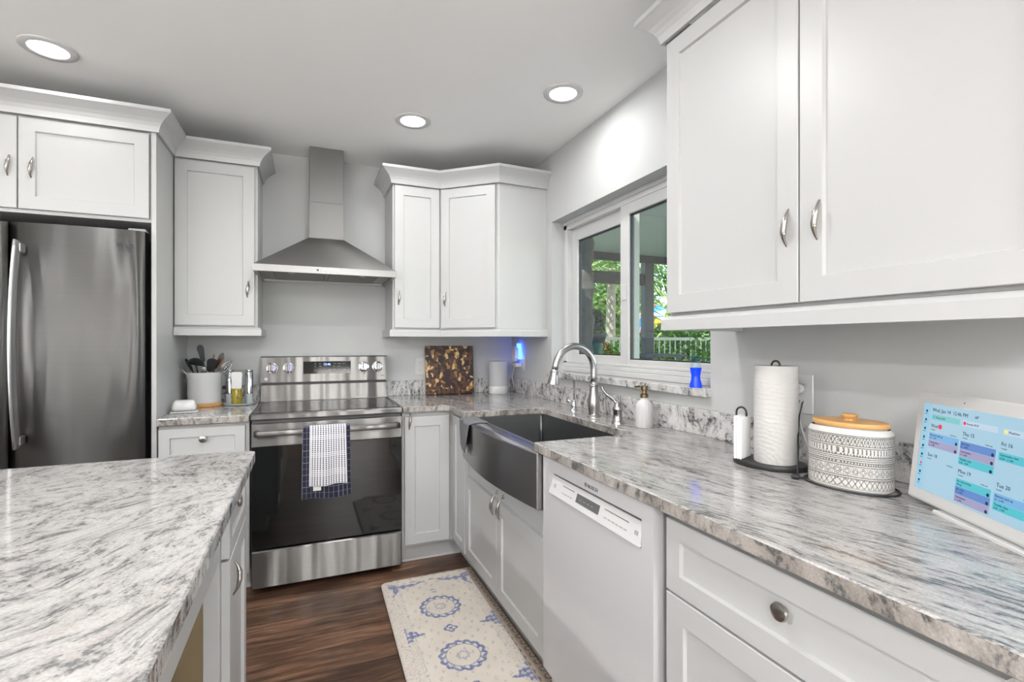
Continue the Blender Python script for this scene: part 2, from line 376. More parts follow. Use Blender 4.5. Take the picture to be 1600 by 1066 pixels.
        for m in mats: me.materials.append(MATS[m])
        o = bpy.data.objects.new(name, me); COL.objects.link(o)
        if loc is not None: o.location = loc
        if parent is not None: o.parent = parent
        return o
def tree_matrix(o):
    m = Matrix.Translation(o.location) @ o.rotation_euler.to_matrix().to_4x4()
    return tree_matrix(o.parent) @ m if o.parent else m
def tag(o, label, cat, group=None, kind=None):
    o['label'] = label; o['category'] = cat
    if group: o['group'] = group
    if kind: o['kind'] = kind
    return o
def thing(name, label, cat, loc=(0, 0, 0), rz=0, group=None):
    o = bpy.data.objects.new(name, None); COL.objects.link(o); o.empty_display_size = .05
    o.location = loc; o.rotation_euler = (0, 0, rz); return tag(o, label, cat, group)
def struct(o, label=None):
    o['kind'] = 'structure'
    if label: o['label'] = label
    return o
def copy_tree(o, parent=None):
    c = o.copy(); COL.objects.link(c); c.parent = parent
    for ch in list(o.children): copy_tree(ch, c)
    return c
def text(name, s, size, mat, parent, M, ext=.0004, align='LEFT'):
    """lettering as a thin solid mesh; M places the text plane (x right, y up)"""
    cu = bpy.data.curves.new('t', 'FONT'); cu.body = s; cu.size = size; cu.extrude = ext; cu.align_x = align; cu.resolution_u = 2
    o = bpy.data.objects.new('t', cu); COL.objects.link(o)
    dg = bpy.context.evaluated_depsgraph_get(); dg.update(); me = bpy.data.meshes.new_from_object(o.evaluated_get(dg))
    bpy.data.objects.remove(o); me.name = name; me.transform(M)
    me.materials.clear(); me.materials.append(MATS[mat])
    r = bpy.data.objects.new(name, me); COL.objects.link(r); r.parent = parent; return r
def grid_mesh(name, nu, nv, fn, mat, parent=None, thick=0.0, attrs=None, closed_u=False):
    """fn(i/nu, j/nv)->(x,y,z); attrs: {name: f(u,v)->value}; thickness through normals"""
    V = []; A = {k: [] for k in (attrs or {})}
    mu = nu if closed_u else nu+1
    for j in range(nv+1):
        for i in range(mu):
            u, v = i/nu, j/nv; V.append(fn(u, v))
            for k, f in (attrs or {}).items(): A[k].append(f(u, v))
    F = []
    for j in range(nv):
        for i in range(nu):
            a = j*mu+i; b = j*mu+(i+1) % mu; F.append((a, b, b+mu, a+mu))
    me = bpy.data.meshes.new(name); me.from_pydata(V, [], F); me.update()
    for k, vals in A.items():
        at = me.attributes.new(k, 'FLOAT', 'POINT'); at.data.foreach_set('value', vals)
    me.polygons.foreach_set('use_smooth', [True]*len(me.polygons)); me.materials.append(MATS[mat])
    o = bpy.data.objects.new(name, me); COL.objects.link(o)
    if parent: o.parent = parent
    if thick:
        sm = o.modifiers.new('solidify', 'SOLIDIFY'); sm.thickness = thick; sm.offset = -1
    return o

# ------------------------------------------------------------------ room shell
CEIL = 2.48; XL, YR = -5.5, -7.0
struct(MB().box(XL-.1, .2, YR-.1, .15, -.1, 0).build('floor', 'floor_planks'))
struct(MB().box(XL-.1, .2, YR-.1, .15, CEIL, CEIL+.1).build('ceiling', 'ceiling_paint'))
struct(MB().box(XL-.1, .2, 0, .15, 0, CEIL).build('wall_back', 'wall_paint'))
WY0, WY1, WZ0, WZ1 = -2.0, -.66, 1.066, 2.048
w = MB(); w.box(0, .2, YR-.1, WY0, 0, CEIL).box(0, .2, WY1, 0, 0, CEIL).box(0, .2, WY0, WY1, 0, WZ0).box(0, .2, WY0, WY1, WZ1, CEIL)
struct(w.build('wall_right', 'wall_paint'))
struct(MB().box(XL-.1, XL, YR, 0, 0, CEIL).build('wall_left', 'ceiling_paint'))
struct(MB().box(XL, 0, YR-.1, YR, 0, CEIL).build('wall_rear', 'rear_paint'))

# window
win = bpy.data.objects.new('window_1', None); COL.objects.link(win); win.location = (.1, -1.33, WZ0); struct(win, 'white sliding window over the sink with two sashes and a granite sill')
f = MB()
f.box(.088, .165, WY1-.04, WY1, 1.10, WZ1, .003).box(.088, .165, WY0, WY0+.035, 1.10, WZ1, .003)
f.box(.088, .165, WY0, WY1, 1.998, WZ1, .003).box(.070, .165, WY0, WY1, 1.10, 1.128, .003).box(.080, .165, WY0, WY1, 1.128, 1.150, .003)
f.box(.088, .165, WY0, WY1, 1.150, 1.165, .003).box(.080, .165, WY0, WY1, 2.026, WZ1, .002)
f.build('frame', 'trim_white', win, True)
def sash(x0, x1, ya, yb, gya, gyb, gz0, gz1, z0=1.155, z1=2.0):
    m = MB(); m.box(x0, x1, gya, ya, z0, z1, .003).box(x0, x1, yb, gyb, z0, z1, .003).box(x0, x1, gyb, gya, gz1, z1, .003).box(x0, x1, gyb, gya, z0, gz0, .003)
    o = m.build('sash', 'trim_white', win, True)
    g = MB(); k = .006
    g.box(x0+.012, x1-.004, gya-k, gya, gz0, gz1).box(x0+.012, x1-.004, gyb, gyb+k, gz0, gz1).box(x0+.012, x1-.004, gyb, gya, gz1-k, gz1).box(x0+.012, x1-.004, gyb, gya, gz0, gz0+k)
    g.build('gasket', 'black_plastic', o, True)
    MB().box((x0+x1)/2, (x0+x1)/2+.006, gyb+.001, gya-.001, gz0+.001, gz1-.001).build('pane', 'window_glass', o, True)
    return o
sash(.126, .158, -.70, -1.30, -.769, -1.239, 1.207, 1.923)
rs = sash(.092, .124, -1.274, -1.966, -1.347, -1.93, 1.191, 1.943)
MB().box(.086, .093, -1.335, -1.29, 1.50, 1.58, .002).build('latch', 'trim_white', rs, True)
MB().box(-.035, .088, WY0-.006, WY1+.004, WZ0+.0, 1.1, .003).build('window_sill', 'granite_splash', win, True)

# ------------------------------------------------------------------ cabinet helpers (local: width along x from 0, front towards -y, back at y=0)
def door_mb(w, h, t=.02, st=.057, rec=.009):
    b = MB(); e = .0015; bm = b.bm
    def ring(x0, x1, z0, z1, y): return [bm.verts.new(p) for p in ((x0, y, z0), (x1, y, z0), (x1, y, z1), (x0, y, z1))]
    R = [ring(0, w, 0, h, 0), ring(0, w, 0, h, -t+e), ring(e, w-e, e, h-e, -t), ring(st, w-st, st, h-st, -t), ring(st+.003, w-st-.003, st+.003, h-st-.003, -t+rec)]
    bm.faces.new(list(reversed(R[0]))[::-1])
    for a, c in zip(R, R[1:]):
        for i in range(4): bm.faces.new((a[i], a[(i+1) % 4], c[(i+1) % 4], c[i]))
    bm.faces.new(R[-1]); bmesh.ops.recalc_face_normals(bm, faces=bm.faces); return b
def pull_mb(L=.122, h=.030):
    """arched pull, vertical along z centred at origin, standing off towards -y"""
    b = MB(); n = 22; pts = []; rad = []
    for i in range(n+1):
        u = i/n*2-1; y = -h*(1-abs(u)**2.3)-.004
        x = .0035*math.sin(u*PI)
        pts.append((x, y, u*L/2)); a = 1-abs(u)
        rw = .0028+.0045*math.exp(-((abs(u)-.12)/.33)**2)
        rad.append((rw, rw*.95))
    b.tube(pts, rad, 10)
    for sgn in (-1, 1):
        b.lathe([(.0001, 0), (.0075, 0), (.0078, .003), (.0060, .0065), (.0001, .0085)], (0, 0, sgn*L/2), 16, '-y', sx=.85, sy=1.3)
    for sgn in (-.14, .14): b.lathe([(.0001, -.001), (.0062, -.001), (.0062, .001), (.0001, .001)], (0, -h*.985-.004, sgn*L), 12, 'z', sy=.75)
    return b
def knob_mb(): return MB().lathe([(.0001, 0), (.0095, 0), (.0095, .0025), (.0055, .006), (.0050, .014), (.0085, .017), (.0155, .0185), (.0172, .022), (.0155, .0265), (.0095, .029), (.0001, .0295)], (0, 0, 0), 28, '-y')
PULL = pull_mb().build('handle', 'nickel'); pull_mesh = PULL.data; bpy.data.objects.remove(PULL)
PULLS = pull_mb(.105, .026).build('handle', 'nickel'); pull_s = PULLS.data; bpy.data.objects.remove(PULLS)
KN = knob_mb().build('knob', 'nickel'); knob_mesh = KN.data; bpy.data.objects.remove(KN)
def door(parent, x0, x1, z0, z1, yf, handle=None, name='door', st=.057, knob=False, loc=None, rz=0):
    """front plane at local y=yf-.02 ... door back at yf"""
    o = door_mb(x1-x0, z1-z0, st=st).build(name, 'cabinet_white', parent); o.location = loc or (x0, yf, z0); o.rotation_euler = (0, 0, rz)
    if handle:
        h = bpy.data.objects.new('knob' if knob else 'handle', knob_mesh if knob else pull_mesh); COL.objects.link(h); h.parent = o
        h.location = (handle[0]-x0, -.02, handle[1]-z0)
    return o
def carcass(parent, w, d, z0, z1, name='body', x0=0): return MB().box(x0, x0+w, -d, 0, z0, z1, .001).build(name, 'cabinet_white', parent)
RZ = -PI/2   # units on the right wall: local +x runs towards the camera

# upper cabinets -------------------------------------------------------------
UZ0, UZ1, DZ0, DZ1 = 1.366, 2.286, 1.374, 2.268
c = thing('wall_cabinet', 'white shaker wall cabinet with one door between fridge enclosure and range hood', 'cabinet', (-2.10, -.002, UZ0))
MB().box(.001, .40, -.315, 0, 0, UZ1-UZ0, .001).build('body', 'cabinet_white', c)
door(c, .004, .385, DZ0-UZ0, DZ1-UZ0, -.316, (.352, 1.508-UZ0))
c = thing('wall_cabinet', 'narrow white shaker wall cabinet just right of the range hood', 'cabinet', (-.945, -.002, UZ0))
MB().box(0, .30, -.315, 0, 0, UZ1-UZ0, .001).build('body', 'cabinet_white', c)
door(c, .010, .297, DZ0-UZ0, DZ1-UZ0, -.316, (.038, 1.492-UZ0))
c = thing('corner_wall_cabinet', 'white corner wall cabinet with diagonal door beside the window', 'cabinet', (-.32, -.30, UZ0))
A, B = Vector((-.636, -.320)), Vector((-.330, -.590))
MB().prism([(-.001, -.002), (-.643, -.002), (-.643, -.318), (A.x, A.y), (B.x, B.y), (-.001, -.590)], UZ0, UZ1, bev=.001).build('body', 'cabinet_white', c, True)
d = (B-A); ang = math.atan2(d.y, d.x); nrm = Vector((d.y, -d.x)).normalized()
dl = d.length
p = A+nrm*.001+d.normalized()*.012
o = door_mb(dl-.034, DZ1-DZ0).build('door', 'cabinet_white', c); o.location = (p.x+.32, p.y+.30, DZ0-UZ0); o.rotation_euler = (0, 0, ang)
h = bpy.data.objects.new('handle', pull_mesh); COL.objects.link(h); h.parent = o; h.location = (.032, -.02, 1.489-DZ0)
c = thing('wall_cabinet', 'large white two-door wall cabinet at right, above paper towels and screen', 'cabinet', (-.002, -2.142, UZ0), RZ)
MB().box(0, .972, -.313, 0, 0, UZ1-UZ0, .001).build('body', 'cabinet_white', c)
door(c, .006, .480, DZ0-UZ0, DZ1-UZ0, -.314, (.452, 1.491-UZ0)); door(c, .4845, .966, DZ0-UZ0, DZ1-UZ0, -.314, (.532, 1.493-UZ0))
MB().box(.22, .30, -.27, -.20, -.006, .0).build('fixing_plate', 'dark_grey', c)
c = thing('fridge_cabinet', 'white two-door cabinet above the refrigerator', 'cabinet', (-3.09, -.002, 1.85))
MB().box(0, .966, -.628, 0, 0, UZ1-1.85, .001).build('body', 'cabinet_white', c)
door(c, .006, .480, .016, DZ1-1.85, -.629, (.453, 1.978-1.85)); door(c, .485, .958, .016, DZ1-1.85, -.629, (.531, 1.978-1.85))
tag(MB().box(-2.122, -2.102, -.652, -.002, .0, UZ1, .001).build('fridge_side_panel', 'cabinet_white'), 'tall white side panel between the refrigerator and small counter', 'panel')
tag(MB().box(-3.13, -3.11, -.652, -.002, .0, UZ1, .001).build('fridge_side_panel', 'cabinet_white'), 'tall white side panel on the far left of the refrigerator', 'panel')

CR = [(0, 0), (.010, 0), (.012, .010), (.016, .024), (.025, .040), (.038, .054), (.052, .065), (.064, .074), (.072, .079), (.072, .095), (0, .095)]
CR2 = CR
tag(MB().sweep([(-3.13, -.654), (-2.100, -.654), (-2.100, -.338), (-1.698, -.338), (-1.698, -.002)], CR, UZ1-.012+.001).build('crown_moulding', 'cabinet_white'), 'white crown moulding stepping round the fridge cabinet and left wall cabinet', 'moulding')
tag(MB().sweep([(-.947, -.002), (-.947, -.338), (A.x+.006-.008, -.338), (B.x-.008, B.y-.016), (-.001, B.y-.004)], CR, UZ1-.012+.001).build('crown_moulding', 'cabinet_white'), 'white crown moulding zigzagging over the corner wall cabinets', 'moulding')
tag(MB().sweep([(-.001, -2.139), (-.337, -2.139), (-.337, -3.118)], CR, UZ1-.012+.001).build('crown_moulding', 'cabinet_white'), 'white crown moulding at top right above the large wall cabinet', 'moulding')
LR = [(-.022, 0), (.014, 0), (.014, .034), (.004, .046), (.0, .0475), (-.022, .0475)]
tag(MB().sweep([(-2.099, -.326), (-1.694, -.326), (-1.694, -.002)], LR, 1.318).build('light_rail', 'cabinet_white'), 'white light rail under the cabinet left of the hood', 'moulding')
tag(MB().sweep([(-.951, -.002), (-.951, -.324), (A.x, -.324), (B.x-.002, B.y-.006), (-.001, B.y-.004)], LR, 1.318).build('light_rail', 'cabinet_white'), 'white light rail under the corner cabinets', 'moulding')
tag(MB().sweep([(-.001, -2.134), (-.322, -2.134), (-.322, -3.114)], LR, 1.318).build('light_rail', 'cabinet_white'), 'white light rail under the large right wall cabinet', 'moulding')

# base cabinets ---------------------------------------------------------------
BZ = .878
c = thing('base_cabinet', 'white drawer base cabinet between refrigerator and range', 'cabinet', (-2.10, -.002, 0))
MB().box(.001, .388, -.623, 0, .10, BZ, .001).build('body', 'cabinet_white', c)
MB().box(.001, .388, -.555, -.54, 0, .10).build('toe_kick', 'cabinet_white', c)
door(c, .004, .370, .690, .862, -.624, (.187, .788), name='drawer', st=.045, knob=True)
door(c, .004, .370, .115, .684, -.624, (.335, .60))
c = thing('corner_base_cabinet', 'white corner base cabinet with folding door right of the range', 'cabinet', (-.40, -.40, 0))
MB().prism([(-.002, -.002), (-.938, -.002), (-.938, -.610), (-.624, -.610), (-.624, -.885), (-.002, -.885)], .10, BZ).build('body', 'cabinet_white', c, True)
MB().prism([(-.10, -.10), (-.938, -.10), (-.938, -.560), (-.575, -.560), (-.575, -.885), (-.10, -.885)], 0, .10).build('toe_kick', 'cabinet_white', c, True)
dd = door_mb(.262, .735).build('door', 'cabinet_white', c); dd.location = (-.925+.40, -.611+.40, .118)
h = bpy.data.objects.new('handle', pull_mesh); COL.objects.link(h); h.parent = dd; h.location = (.028, -.02, .755-.118)
dd = door_mb(.236, .735, st=.05).build('door', 'cabinet_white', c); dd.location = (-.6245+.40, -.636+.40, .118); dd.rotation_euler = (0, 0, RZ)
c = thing('sink_base_cabinet', 'white sink base cabinet with two doors under the steel apron sink', 'cabinet', (-.002, -.889, 0), RZ)
MB().box(0, .978, -.622, 0, .10, .662, .001).build('body', 'cabinet_white', c)
MB().box(0, .978, -.573, -.55, 0, .10).build('toe_kick', 'cabinet_white', c)
door(c, .006, .476, .118, .556, -.623, (.438, .452)); door(c, .480, .972, .118, .556, -.623, (.518, .454))
c = thing('base_cabinet', 'white three-drawer base cabinet nearest the camera at right', 'cabinet', (-.002, -2.504, 0), RZ)
MB().box(0, .640, -.622, 0, .10, BZ, .001).build('body', 'cabinet_white', c)
MB().box(0, .640, -.573, -.55, 0, .10).build('toe_kick', 'cabinet_white', c)
door(c, .010, .632, .688, .858, -.623, (.322, .771), name='drawer', st=.045, knob=True)
door(c, .010, .632, .402, .682, -.623, (.322, .542), name='drawer', knob=True); door(c, .010, .632, .115, .396, -.623, (.322, .255), name='drawer', knob=True)
tag(MB().box(-.5715, -.560, -3.14, -.90, 0, .012, .002).box(-.938, -.578, -.574, -.562, 0, .014, .002).build('shoe_moulding', 'trim_white'), 'thin white shoe moulding along the toe kicks by the floor mat', 'moulding')

# countertops (granite) ---------------------------------------------------------
CT0, CT1 = .880, .914
def slab(poly, z0, z1, mats, name, label):
    b = MB(); b.prism(poly, z0, z1, bev=.003)
    for f in b.bm.faces:
        f.material_index = 0 if f.normal.z > .5 else 1
    b.bm.normal_update()
    for f in b.bm.faces: f.material_index = 0 if f.normal.z > .5 else 1
    return tag(b.build(name, mats), label, 'countertop')
slab([(-2.100, -.002), (-2.100, -.668), (-1.710, -.668), (-1.710, -.002)], CT0, CT1, ['granite_back', 'granite_edge'], 'countertop', 'small grey granite countertop left of the range')
SK0, SK1, SKX = -.975, -1.835, -.225
slab([(-.002, -.002), (-.940, -.002), (-.940, -.655), (-.700, -.655), (-.676, -.680), (-.676, SK0), (SKX-.02, SK0), (SKX, SK0-.02), (SKX, SK1+.02), (SKX-.02, SK1), (-.676, SK1), (-.676, -3.9), (-.002, -3.9)],
     CT0, CT1, ['granite_right', 'granite_edge'], 'countertop', 'long L-shaped grey granite countertop along the right wall')
sp = MB().box(-.938, -.022, -.021, -.001, CT1, 1.016, .002).box(-.021, -.001, -3.9, -.001, CT1, 1.016, .002)
tag(sp.build('backsplash', 'granite_splash'), 'low granite upstand behind the L-shaped countertop', 'backsplash')
tag(MB().box(-2.098, -1.712, -.021, -.001, CT1, 1.016, .002).build('backsplash', 'granite_splash'), 'low granite upstand behind the utensil crock', 'backsplash')
slab([(-1.600, -1.615), (-1.600, -4.0), (-3.9, -4.0), (-3.9, -1.600), (-1.615, -1.600)], CT0-.002, CT1, ['granite_island', 'granite_island_edge'], 'island_countertop', 'pale veined granite island top in the left foreground')

# island -------------------------------------------------------------------------
c = thing('island_cabinet', 'white island cabinet with a knobbed drawer and door facing the sink', 'cabinet', (-1.645, -2.012, 0), PI/2)
MB().box(-.002, .372, -.0, .55, .10, BZ-.002, .001).box(-.002, .372, .05, .5, 0, .10).build('body', 'cabinet_white', c)
d1 = door(c, .002, .370, .718, .868, -.001, (.16, .812), name='drawer', st=.040, knob=True); d1.children[0].location.x = .13
door(c, .002, .370, .10, .711, -.001, (.082, .565), st=.052)
c = thing('island_niche_cabinet', 'white island cabinet with an open tan-lined microwave niche', 'cabinet', (-1.645, -2.80, 0), PI/2)
f = MB(); f.box(0, .785, .0, .035, .722, BZ-.002, .001).box(.765, .785, 0, .035, .25, .722, .001).box(0, .03, 0, .035, .25, .722, .001).box(0, .785, 0, .035, .10, .25, .001)
f.build('face_frame', 'cabinet_white', c)
MB().box(.765, .785, .0351, .55, .25, .722).box(0, .03, .0351, .55, .25, .722).box(0, .785, .535, .55, .25, .722).box(0, .785, .0351, .55, .25, .262).box(0, .785, .0351, .55, .722, BZ-.002).build('lining', 'box_interior', c)
MB().box(0, .785, .05, .5, 0, .10).build('toe_kick', 'cabinet_white', c)
mw = thing('microwave_oven', 'grey microwave oven with pale frame inside the island niche', 'microwave', (-1.715, -2.45, .2621), PI/2)
MB().box(-.27, .215, .02, .36, .0, .36, .006).build('body', 'mid_grey', mw)
f = MB().box(-.27, .215, -.002, .02, 0, .36, .004); f.build('door_frame', 'matt_white', mw)
MB().box(-.14, .19, -.006, -.002, .03, .33, .002).build('glass', 'black_glass', mw)
f = MB()
for i in range(9):
    for j in range(2): f.box(.195, .199, .05+j*.03, .07+j*.03, .05+i*.022, .06+i*.022)
f = MB()
for i in range(10): f.tube([(.193+.004*math.sin(k*.9), -.0085-.002*math.cos(k*1.3+i), .03+i*.024+k*.0026) for k in range(8)], .0022, 6)
f.build('vent_grille', 'dark_grey', mw)
tag(MB().box(-3.85, -2.22, -3.95, -1.66, .0, BZ-.003).build('island_cabinet', 'cabinet_white'), 'white panelled back half of the island under its granite top', 'cabinet')
tag(MB().box(-2.19, -1.66, -3.95, -2.83, .0, BZ-.003).build('island_cabinet', 'cabinet_white'), 'white island cabinet end below the foreground granite, nearest the camera', 'cabinet')

# ------------------------------------------------------------------ range
XR0, XR1 = -1.704, -.946; RW = XR1-XR0; RF = -.678
r = thing('range', 'stainless steel electric range with black glass oven door under the hood', 'range', ((XR0+XR1)/2, -.38, 0))
MB().box(XR0+.004, XR1-.004, RF+.035, -.03, .03, .893).build('body', 'dark_grey', r, True)
for x in (XR0+.06, XR1-.06):
    for y in (-.58, -.1): MB().lathe([(.018, 0), (.018, .0299)], (x, y, 0), 12).build('foot', 'black_plastic', r, True)
# cooktop frame and glass
b = MB(); b.box(XR0, XR1, RF-.004, RF+.045, .884, .916, .006).box(XR0, XR0+.02, RF+.045, -.10, .884, .916, .003).box(XR1-.02, XR1, RF+.045, -.10, .884, .916, .003).box(XR0, XR1, -.115, -.06, .884, .918, .003)
b.build('cooktop_frame', 'range_steel', r, True)
ck = MB().box(XR0+.02, XR1-.02, RF+.045, -.115, .893, .9165).build('cooktop', 'black_glass', r, True)
rg = MB()
for cx, cy, rr in ((-1.52, -.50, .11), (-1.13, -.50, .085), (-1.52, -.25, .075), (-1.13, -.25, .10), (-1.325, -.22, .05)):
    rg.lathe([(rr-.0012, 0), (rr, 0), (rr, .0002), (rr-.0012, .0002), (rr-.0012, 0)], (cx, cy, .9166), 48, cap=False)
rg.build('burner_ring', 'dark_grey', ck, True)
# backguard: lower slope, dark slot, control panel
b = MB(); b.prism([(-.105, .918), (-.094, 1.016), (-.03, 1.016), (-.03, .918)], XR0+.002, XR1-.002, 'x').build('backguard', 'range_steel', r, True)
MB().box(XR0+.004, XR1-.004, -.075, -.03, 1.016, 1.034).build('vent_slot', 'black_plastic', r, True)
pf = lambda z: -.108+(z-1.034)*.10
pn = MB().prism([(pf(1.034), 1.034), (pf(1.188), 1.188), (-.088, 1.193), (-.03, 1.193), (-.03, 1.034)], XR0, XR1, 'x').build('control_panel', 'range_steel', r, True)
MB().prism([(pf(1.083)-.002, 1.083), (pf(1.160)-.002, 1.160), (pf(1.160)+.003, 1.160), (pf(1.083)+.003, 1.083)], -1.462, -1.178, 'x').build('display', 'black_glass', pn, True)
TILT = Matrix.Rotation(PI/2-.0997, 4, 'X')
Mt = lambda x, z: tree_matrix(pn).inverted() @ Matrix.Translation((x, pf(z)-.0026, z)) @ TILT
text('clock_digits', '12:46', .020, 'display_blue', pn, Mt(-1.345, 1.135))
t_ = [(-1.398, 'BAKE'), (-1.372, 'BROIL')]
for z, items in ((1.143, ['OFF', 'SET', '', '', 'CONV', 'WARM', 'START']), (1.126, ['ON', 'LITE', '', '', 'UP', 'DOWN', '']), (1.103, ['BAKE', 'BROIL', 'CONV', 'KEEP', 'CLEAN', 'LOCK', 'TIMER'])):
    for i, s_ in enumerate(items):
        if s_: text('key_legend', s_, .0065, 'legend_grey', pn, Mt(-1.398+i*.028, z))
for x in (-1.638, -1.545, -1.097, -1.010):
    k = MB(); k.lathe([(.033, 0), (.033, .004), (.026, .006), (.0255, .026), (.023, .030), (.0001, .030)], (0, 0, 0), 32, '-y', flute=.0)
    kk = k.build('knob', 'chrome', pn); kk.location = Vector((x, pf(1.122), 1.122))-Vector(tree_matrix(pn).translation); kk.rotation_euler = (-.0997, 0, 0)
    MB().box(-.008, .008, -.046, -.028, -.024, .024, .004).build('grip', 'chrome', kk)
    MB().lathe([(.0325, 0), (.035, 0), (.035, .003), (.0325, .003), (.0325, 0)], (0, 0, 0), 32, '-y', cap=False).build('collar', 'black_plastic', kk)
MB().lathe([(.0001, 0), (.010, 0), (.010, .0012), (.0001, .0012)], (-1.672, pf(1.056), 1.056), 20, '-y').build('maker_badge', 'legend_grey', pn, True)
text('model_line', 'smart', .010, 'legend_dark', pn, Mt(-.99, 1.060))
# door
dr = MB().box(XR0+.004, XR1-.004, RF, RF+.035, .232, .866, .004).build('oven_door', 'black_plastic', r, True)
MB().box(XR0+.004, XR1-.004, RF-.003, RF+.012, .750, .867, .003).build('door_top', 'range_steel', dr, True)
MB().box(XR0+.006, XR1-.006, RF-.002, RF+.006, .236, .7495, .001).build('door_glass', 'black_glass', dr, True)
hb = MB(); n = 24; pts = []
for i in range(n+1):
    u = i/n*2-1; pts.append(((XR0+XR1)/2+u*(RW/2-.022), RF-.052-.008*(1-u*u), .824))
hb.tube(pts, [(.008, .0155)]*(n+1), 14)
for sx in (-1, 1): hb.box((XR0+XR1)/2+sx*(RW/2-.045), (XR0+XR1)/2+sx*(RW/2-.020), RF-.058, RF-.003, .810, .838, .004)
hb.build('handle', 'range_steel', dr, True)
MB().box(XR0+.004, XR1-.004, RF-.002, RF+.035, .032, .222, .006).build('storage_drawer', 'range_steel', r, True)

# towels over the oven handle
HX = (XR0+XR1)/2
def towel(name, label, x0, x1, zf, zb, off, mat, ink, folds, ph, nu=110, amp=.003, out=0.0):
    ytop = RF-.060; L1 = zf; R_ = .014+off
    def fn(u, v):
        # v 0..1 : back bottom -> over the handle -> front bottom
        s_len = [(.838-zb), PI*R_, (.838-zf)]; tot = sum(s_len); s = v*tot
        x = x0+(x1-x0)*u; wv = math.sin(u*folds*2*PI+ph)
        if s < s_len[0]:
            z = zb+s; y = ytop+R_; fall = (.838-z)/.3; y -= 0
        elif s < s_len[0]+s_len[1]:
            a = (s-s_len[0])/R_; y = ytop+R_*math.cos(a); z = .838+R_*math.sin(a)*.75; fall = 0
        else:
            q = s-s_len[0]-s_len[1]; z = .838-q; y = ytop-R_; fall = q/.3
            y -= (amp*wv*min(1, fall*1.6)+.001+out*min(1, fall*3)); x = x+(u-.5)*(.010*fall)+.002*wv*fall
            z += .004*math.sin(u*7+ph)*fall
        return (x, y, z)
    o = grid_mesh(name, nu, 330, fn, mat, None, .0022, {'ink': ink}); tag(o, label, 'towel'); return o
towel('kitchen_towel', 'navy windowpane-check towel hanging behind the white one on oven handle', -1.462, -1.232, .480, .62, .0, 'towel_navy_print',
      lambda u, v: 1.0 if (u*11 % 1) < .10 or (v*20 % 1) < .09 else 0.0, 1.5, .6)
towel('kitchen_towel', 'white towel with navy dotted rows hanging on the oven handle', -1.428, -1.254, .548, .66, .0045, 'towel_white_print',
      lambda u, v: 1.0 if (u*14 % 1) < .5 and (v*54 % 1) < .6 and .02 < u < .985 else 0.0, 2.0, 2.2, 168, .0025, .008)
tl = MB().box(-1.412, -1.374, RF-.0815, RF-.080, .522, .552).build('care_label', 'tan_label', bpy.data.objects['kitchen_towel.001'], True)

# ------------------------------------------------------------------ hood
hd = thing('range_hood', 'stainless steel pyramid range hood with tall chimney on the back wall', 'range hood', (-1.329, -.2, 1.667))
HX0, HX1, HY = -1.709, -.949, -.495
b = MB(); bm = b.bm; ct = [(-1.432, -.004), (-1.226, -.004), (-1.226, -.225), (-1.432, -.225)]; bt = [(HX0, -.004), (HX1, -.004), (HX1, HY), (HX0, HY)]
V0 = [bm.verts.new((x, y, 1.704)) for x, y in bt]; V1 = [bm.verts.new((x, y, 1.918)) for x, y in ct]; V2 = [bm.verts.new((x, y, 1.667)) for x, y in bt]
bi = [(HX0+.02, -.02), (HX1-.02, -.02), (HX1-.02, HY+.02), (HX0+.02, HY+.02)]; V3 = [bm.verts.new((x, y, 1.667)) for x, y in bi]; V4 = [bm.verts.new((x, y, 1.680)) for x, y in bi]
for a, c_ in ((V2, V0), (V0, V1), (V3, V2), (V4, V3)):
    for i in range(4): bm.faces.new((a[i], a[(i+1) % 4], c_[(i+1) % 4], c_[i]))
bm.faces.new(V1); bm.faces.new(V4); bmesh.ops.recalc_face_normals(bm, faces=bm.faces)
cp = b.build('canopy', 'hood_steel_lightened', hd, True)
MB().box(-1.430, -1.228, -.222, -.004, 1.919, CEIL-.34, .001).build('chimney', 'hood_steel', hd, True)
MB().box(-1.427, -1.231, -.219, -.006, CEIL-.34, CEIL-.001, .001).build('chimney_extension', 'hood_steel', hd, True)
for x0 in (HX0+.09, HX0+.385):
    f = MB(); f.box(x0, x0+.285, HY+.05, -.10, 1.671, 1.679, .002)
    for i in range(11): f.box(x0+.012, x0+.273, HY+.066+i*.030, HY+.080+i*.030, 1.669, 1.671)
    f.build('filter', 'hood_steel', hd, True)
for x in (-1.52, -1.14): MB().lathe([(.0001, 0), (.020, 0), (.020, .004), (.0001, .004)], (x, HY+.034, 1.6655), 20).build('lamp', 'chrome', hd, True)
for i in range(6): MB().lathe([(.0001, 0), (.0058, 0), (.0052, .004), (.0001, .004)], (-1.385+i*.022, HY, 1.686), 16, '-y').build('button', 'gloss_white' if i else 'black_plastic', cp, True)

# ------------------------------------------------------------------ refrigerator
fr = thing('refrigerator', 'stainless steel french-door refrigerator at the left edge', 'refrigerator', (-2.62, -.35, 0))
FX0, FX1, FY = -3.095, -2.137, -.70
MB().box(FX0+.01, FX1-.004, -.62, -.04, .02, 1.77, .004).build('body', 'dark_grey', fr, True)
def fdoor(xa, xb, z0, z1, name='door'):
    poly = []; n = 14
    for i in range(n+1):
        u = i/n; x = xa+(xb-xa)*u; e = abs(2*u-1)
        poly.append((x, FY-.012*(1-e**2)+ (.010 if e > .999 else 0)))
    poly += [(xb, -.625), (xa, -.625)]
    o = MB(); o.prism(poly, z0, z1)
    for f in o.bm.faces: f.smooth = abs(f.normal.z) < .5 and f.normal.y < -.5
    return o.build(name, 'fridge_steel', fr, True)
XM = -2.618
dR = fdoor(XM+.003, FX1, .72, 1.795); dL = fdoor(FX0, XM-.003, .72, 1.795)
fz = fdoor(FX0, FX1, .05, .712, 'freezer_drawer')
